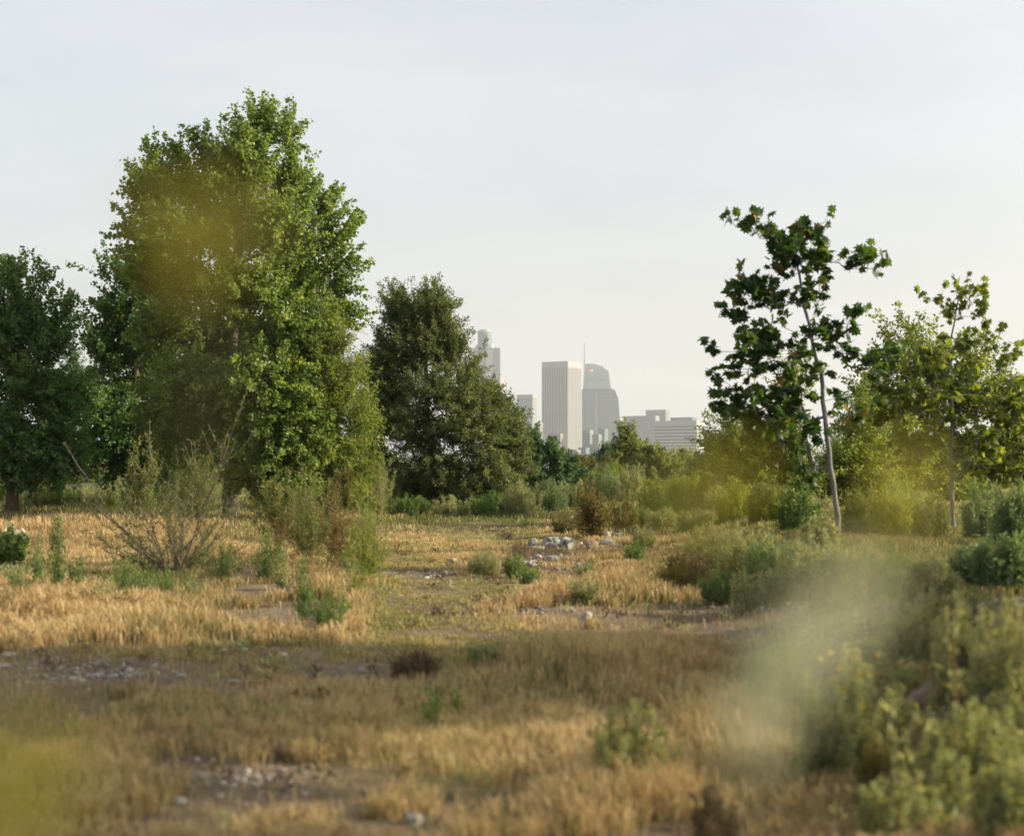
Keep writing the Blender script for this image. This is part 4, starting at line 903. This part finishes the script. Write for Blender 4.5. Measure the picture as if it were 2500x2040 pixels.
TH = math.radians(30)
def tower_root(name, label, corner_px, d, cat='tower'):
    x = (corner_px - CX) / F * d
    e = empty(name, (x, d, float(gh(x, d))), label, cat)
    e.rotation_euler[2] = -0.0
    return e, x, d
def block(name, label, lpx, cpx, rpx, tpy, d, wall, glaz, style, floor=4.0, pitch=3.6, cat='tower', cap=3, group=None, roofbox=None):
    """a block whose near vertical edge stands at cpx; its left side runs back to lpx, its right side to rpx"""
    x = (cpx - CX) / F * d; z0 = float(gh(x, d)); h = CZ + (HY - tpy) / F * d - z0
    e = empty(name, (x, d, z0), label, cat, group); e.rotation_euler[2] = 0
    s = d / F
    wl_ = max((cpx - lpx) * s / math.cos(TH), .1); wr = max((rpx - cpx) * s / math.sin(TH), .1)
    # local frame: -X runs along the left side (rotated), +Y along the right side
    e.rotation_euler[2] = -TH
    body = MB(); body.box(-wl_, 0, 0, wr, 0, h - (cap if style == 'v' else 0) * 1.0)
    trim = MB(); t = .8
    if style == 'v':
        body = MB(); body.box(-wl_, 0, 0, wr, 0, h - .5)
        n = max(3, round(wl_ / pitch)); 
        for i in range(n + 1):
            c = -wl_ + i * wl_ / n; w = wl_ / n * .27
            trim.box(max(c - w, -wl_ - .2), min(c + w, t), -t, -.01, 0, h - cap)
        n = max(3, round(wr / pitch))
        for i in range(n + 1):
            c = i * wr / n; w = wr / n * .27
            trim.box(.01, t, max(c - w, .02), c + w, 0, h - cap)
        trim.box(-wl_ - .3, t + .3, -t - .3, wr + .3, h - cap + .02, h)
    elif style == 'h':
        n = int(h / floor)
        for i in range(n + 1):
            z = i * floor
            trim.box(-wl_ - t, t, -t, wr + t, z, min(z + floor * .55, h))
        trim.box(-wl_ - t - .2, t + .2, -t - .2, wr + t + .2, h - floor * 1.6, h + .5)
    body.build('glazing' if style != 'plain' else 'wall', glaz, e)
    if trim.n: trim.build('piers' if style == 'v' else 'spandrels', wall, e)
    if roofbox:
        r = MB()
        for (a0, a1, hh) in roofbox: r.box(-wl_ * a1, -wl_ * a0, wr * .2, wr * .7, h + .51, h + .51 + hh)
        r.build('roof_plant', wall, e)
    return e

block('office_tower', 'white office tower with vertical stone piers and dark window strips, the widest tower', 1324, 1386, 1421, 881, 3600, 'b_white', 'b_dark', 'v', pitch=7.0, cap=16)
block('office_tower', 'mid height tower with horizontal bands left of the white striped tower', 1263, 1300, 1312, 963, 3500, 'b_white', 'b_glass', 'h', floor=5.5)
block('office_building', 'lower grey annex between the banded tower and the white striped tower', 1306, 1318, 1325, 1032, 3300, 'b_grey', 'b_glass', 'h', floor=4.5)
block('office_tower', 'narrow pink granite slab beside the round topped tower', 1215, 1219, 1228, 919, 4000, 'b_pink', 'b_pink', 'plain')
block('office_tower', 'plain grey tower at the left of the right hand block group', 1526, 1600, 1612, 1014, 3300, 'b_grey', 'b_grey', 'plain')
block('office_building', 'low grey wing at the left end of the right hand block group', 1516, 1526, 1531, 1026, 3350, 'b_grey', 'b_grey', 'plain')
block('office_tower', 'grey slab rising highest in the right hand block group', 1580, 1625, 1636, 1000, 3500, 'b_grey', 'b_glass', 'h', floor=6)
block('office_tower', 'broad striped grey office block, rightmost of the big blocks', 1604, 1700, 1731, 1026, 3000, 'b_white', 'b_dark', 'h', floor=7)
block('office_tower', 'set back upper floors of the broad striped office block', 1640, 1690, 1706, 1018, 3150, 'b_grey', 'b_glass', 'plain')
block('office_building', 'slim grey block at the right end of the skyline', 1722, 1733, 1739, 1050, 3200, 'b_grey', 'b_glass', 'h', floor=6)
block('apartment_building', 'beige apartment block at the foot of the white striped tower', 1344, 1368, 1376, 1058, 2600, 'b_beige', 'b_beige', 'plain')
block('apartment_building', 'pale low block right of the beige apartment block', 1262, 1290, 1300, 1060, 2700, 'b_white', 'b_glass', 'h', floor=5)
lows = [(1424, 1440, 1448, 1050, 2600, 'b_grey', 'white low rise with flat roof below the glass tower'), (1446, 1462, 1470, 1060, 2500, 'b_grey', 'grey low rise below the glass tower'), (1390, 1408, 1416, 1098, 2000, 'b_grey', 'white shed below the white striped tower'),
        (1412, 1430, 1440, 1092, 2100, 'b_glass', 'pale blue low block at the foot of the skyline'), (1440, 1458, 1466, 1084, 2200, 'b_grey', 'white low block at the foot of the glass tower'), (1462, 1476, 1486, 1046, 2700, 'b_glass', 'pale mid rise right of the grey low rise'), (1300, 1322, 1332, 1098, 2000, 'b_grey', 'white roofed low block behind the small elm'),
        (1480, 1500, 1512, 1075, 2400, 'b_grey', 'grey low block right of the pale mid rise'), (2030, 1050 + 1000, 2062, 1062, 2500, 'b_grey', 'faint grey block seen right of the sycamore trunk')]
for k, (a, b_, c, t_, d_, mt, lb) in enumerate(lows):
    block('low_building', lb, a, b_, c, t_, d_, mt, mt if k % 2 else 'b_glass', 'plain' if k % 2 else 'h', floor=5, cat='building', group='low buildings at the foot of the skyline')
block('brick_building', 'low red brick building showing above the far bushes', 1378, 1446, 1462, 1118, 900, 'b_red', 'b_red', 'plain', cat='building')
block('shed_building', 'pale roofed shed on top of the red brick frontage', 1385, 1440, 1450, 1108, 1000, 'b_glass2', 'b_glass2', 'plain', cat='building')

# round topped tower, half hidden by the alder
def ring(cx, cy, r, z, n=24):
    return [(cx + math.cos(i / n * 2 * math.pi) * r, cy + math.sin(i / n * 2 * math.pi) * r, z) for i in range(n)]
d = 3900.; s = d / F; x = (1188 - CX) * s; z0 = float(gh(x, d))
e = empty('skyscraper', (x, d, z0), 'tall stepped tower with a round glass crown, half hidden by the alder', 'tower')
zt = lambda py: CZ + (HY - py) * s - z0
mb = MB(); mb.prism(ring(0, 0, 36 * s, 0, 16), ring(0, 0, 36 * s, zt(855), 16)); 
mb.box(-33 * s, 33 * s, -33 * s, 33 * s, 0, zt(852)); mb.build('body', 'b_grey', e)
mb = MB(); mb.prism(ring(-2 * s, 0, 27 * s, zt(852), 20), ring(-2 * s, 0, 25 * s, zt(843), 20)); mb.prism(ring(-5 * s, 0, 17 * s, zt(843)), ring(-5 * s, 0, 17 * s, zt(812))); mb.build('shaft', 'b_glass', e)
mb = MB(); mb.prism(ring(-5 * s, 0, 18 * s, zt(811.5)), ring(-5 * s, 0, 18 * s, zt(808))); mb.prism(ring(-5 * s, 0, 12 * s, zt(807.9)), ring(-5 * s, 0, 12 * s, zt(805)));
mb.build('crown_ring', 'b_glass2', e)
# glass sail tower with spire
d = 3850.; s = d / F; x = (1460 - CX) * s; z0 = float(gh(x, d))
e = empty('glass_skyscraper', (x, d, z0), 'glass tower with a curved sail shaped crown, round emblem and needle spire', 'tower')
dx = lambda px: (px - 1460) * s
prof0 = [(1421, 1150), (1421, 951), (1424, 949), (1494, 950), (1501, 955), (1504, 966), (1507, 968), (1509, 985), (1513, 1040), (1517, 1150)]
def extrude(prof, y0, y1):
    mb = MB(); n = len(prof)
    mb.V = [(dx(a), y0, zt_(b_)) for a, b_ in prof] + [(dx(a), y1, zt_(b_)) for a, b_ in prof]; mb.n = 2 * n
    for i in range(n):
        j = (i + 1) % n; mb.Q.append((i, i + n, j + n, j))
    cxm = sum(p[0] for p in prof) / n; cym = sum(p[1] for p in prof) / n
    mb.V += [(dx(cxm), y0, zt_(cym)), (dx(cxm), y1, zt_(cym))]
    for i in range(n):
        j = (i + 1) % n; mb.T.append((2 * n, i, j)); mb.T.append((2 * n + 1, j + n, i + n))
    mb.n += 2
    return mb
zt_ = lambda py: CZ + (HY - py) * s - z0
extrude(prof0, -22, 25).build('body', 'b_glass', e)
extrude([(1424, 948.9), (1427, 891), (1432, 888), (1452, 889.5), (1462, 893), (1484, 905), (1486, 915), (1491, 948.9)], -14, 18).build('crown', 'b_glass2', e)
mb = MB()
for i in range(9): mb.box(dx(1437 + i * 4.6), dx(1440 + i * 4.6), -14.6, -14.02, zt_(929), zt_(926))  # row of dashes stands in for the sign band's lettering
mb.box(dx(1440), dx(1484), -14.5, -14.02, zt_(921), zt_(920)); mb.box(dx(1455), dx(1484), -14.5, -14.02, zt_(912), zt_(911))
mb.box(dx(1431), dx(1433), -14.5, -14.02, zt_(948), zt_(921))
for k in range(17): mb.box(dx(1423), dx(1497), -22.5, -22.02, zt_(960 + k * 9), zt_(958.6 + k * 9))
for k in range(7): mb.box(dx(1430 + k * 9), dx(1431 + k * 9), -22.9, -22.55, zt_(1100), zt_(956))
mb.build('sign_facade_lines', 'b_grey', e)
mb = MB(); mb.box(dx(1452), dx(1458), -22.6, -22.02, zt_(1080), zt_(957)); mb.build('light_strip', 'b_white', e)
mb = MB(); mb.prism(ring(dx(1427), 2, 1.6, zt_(891), 8), ring(dx(1427), 2, .8, zt_(836), 8)); mb.build('spire', 'b_grey', e)
mb = MB(); mb.prism([(dx(1462), -10, zt_(896)), (dx(1472), -10, zt_(893)), (dx(1471), -6, zt_(898))], [(dx(1462), -5, zt_(895.5)), (dx(1472), -5, zt_(892.5)), (dx(1471), -4, zt_(897.5))]); mb.build('boom', 'b_grey', e)
# emblem: disc in two swirling halves
def disc_half(sign, r, y):
    mb = MB(); pts = []
    for i in range(17):
        a = math.pi * i / 16
        pts.append((math.cos(a) * r, sign * math.sin(a) * r))
    for i in range(1, 16):
        u = -1 + 2 * i / 16
        pts.append((u * r, math.sin(u * math.pi) * r * .28))
    n = len(pts)
    mb.V = [(dx(1443) + p[0], y, zt_(903) + p[1]) for p in pts] + [(dx(1443), y, zt_(903) + sign * r * .55)]; mb.n = n + 1
    for i in range(n): mb.T.append((n, i, (i + 1) % n))
    mb.Q = [(0, 1, 2, 3)]
    return mb
disc_half(1, 6.5 * s * .8, -14.4).build('emblem', 'b_emblemred', e)
disc_half(-1, 6.5 * s * .8, -14.5).build('emblem', 'b_emblem', e)

# ------------------------------------------------------------------ air
m = bpy.data.materials.new('valley haze'); m.use_nodes = True
nt = m.node_tree
for n_ in list(nt.nodes):
    if n_.type == 'BSDF_PRINCIPLED': nt.nodes.remove(n_)
pv = nt.nodes.new('ShaderNodeVolumePrincipled')
HAZE = .0001
pv.inputs['Color'].default_value = (.87, .92, 1.0, 1); pv.inputs['Density'].default_value = HAZE; pv.inputs['Anisotropy'].default_value = .35
nt.links.new(pv.outputs[0], [n_ for n_ in nt.nodes if n_.type == 'OUTPUT_MATERIAL'][0].inputs['Volume'])
M['haze'] = m
mb = MB(); mb.box(-5900, 5900, -400, 7100, -1.6, 460)
hz = mb.build('haze', 'haze', None); tag(hz, 'warm smoggy air paling the distant skyline', None, None, 'stuff')

# ------------------------------------------------------------------ light
AZ, EL = math.radians(93), math.radians(23)
w = bpy.data.worlds.new('World'); bpy.context.scene.world = w; w.use_nodes = True
nt = w.node_tree; bg = nt.nodes['Background']
sk = nt.nodes.new('ShaderNodeTexSky'); sk.sky_type = 'NISHITA'; sk.sun_disc = False
sk.sun_elevation = EL; sk.sun_rotation = AZ; sk.altitude = 50; sk.air_density = 1.0; sk.dust_density = 6.0; sk.ozone_density = 1.0
hs = nt.nodes.new('ShaderNodeHueSaturation'); hs.inputs['Saturation'].default_value = .9
nt.links.new(sk.outputs[0], hs.inputs['Color'])
mx = nt.nodes.new('ShaderNodeMix'); mx.data_type = 'RGBA'; mx.inputs[0].default_value = .42
tcw = nt.nodes.new('ShaderNodeTexCoord'); mpw = nt.nodes.new('ShaderNodeMapping'); mpw.inputs['Scale'].default_value = (1.2, 1.2, 4.5); mpw.inputs['Rotation'].default_value = (.5, .3, 0)
nt.links.new(tcw.outputs['Generated'], mpw.inputs['Vector'])
mrw = nt.nodes.new('ShaderNodeMapRange'); mrw.inputs[1].default_value = .3; mrw.inputs[2].default_value = .7; mrw.inputs[3].default_value = .34; mrw.inputs[4].default_value = .50
nt.links.new(noise(nt, 2.2, 5, .55, mpw.outputs[0]), mrw.inputs[0]); nt.links.new(mrw.outputs[0], mx.inputs[0])
nt.links.new(hs.outputs[0], mx.inputs[6]); mx.inputs[7].default_value = (6.35, 6.2, 5.95, 1)     # thin bright cirrus veil over the whole sky
nt.links.new(mx.outputs[2], bg.inputs['Color'])
bg.inputs['Strength'].default_value = .11
L = bpy.data.lights.new('sun', 'SUN'); L.energy = 5.0; L.angle = math.radians(.6); L.color = (1, .85, .64)
lo = bpy.data.objects.new('sun', L); C.objects.link(lo)
from mathutils import Vector
sd = Vector((math.sin(AZ) * math.cos(EL), math.cos(AZ) * math.cos(EL), math.sin(EL)))
lo.rotation_euler = (-sd).to_track_quat('-Z', 'Y').to_euler()
lo.location = (60, 40, 60)

# ------------------------------------------------------------------ camera
cam = bpy.data.cameras.new('camera'); co = bpy.data.objects.new('camera', cam); C.objects.link(co)
co.location = (0, 0, CZ); co.rotation_euler = (math.radians(90), 0, 0)
cam.sensor_fit = 'HORIZONTAL'; cam.sensor_width = 36; cam.lens = 36 * F / W
cam.shift_y = (HY - H / 2) / W
cam.clip_start = .05; cam.clip_end = 12000
cam.dof.use_dof = True; cam.dof.focus_distance = 44; cam.dof.aperture_fstop = cam.lens / 1000 / .033
sc = bpy.context.scene; sc.camera = co
sc.view_settings.view_transform = 'Standard'; sc.view_settings.look = 'None'; sc.view_settings.exposure = 0.88; sc.view_settings.gamma = 1
sc.render.engine = 'CYCLES'
cy = sc.cycles
cy.use_denoising = True; cy.max_bounces = 7; cy.diffuse_bounces = 3; cy.glossy_bounces = 2; cy.transmission_bounces = 4; cy.volume_bounces = 1; cy.transparent_max_bounces = 8
cy.sample_clamp_indirect = 6
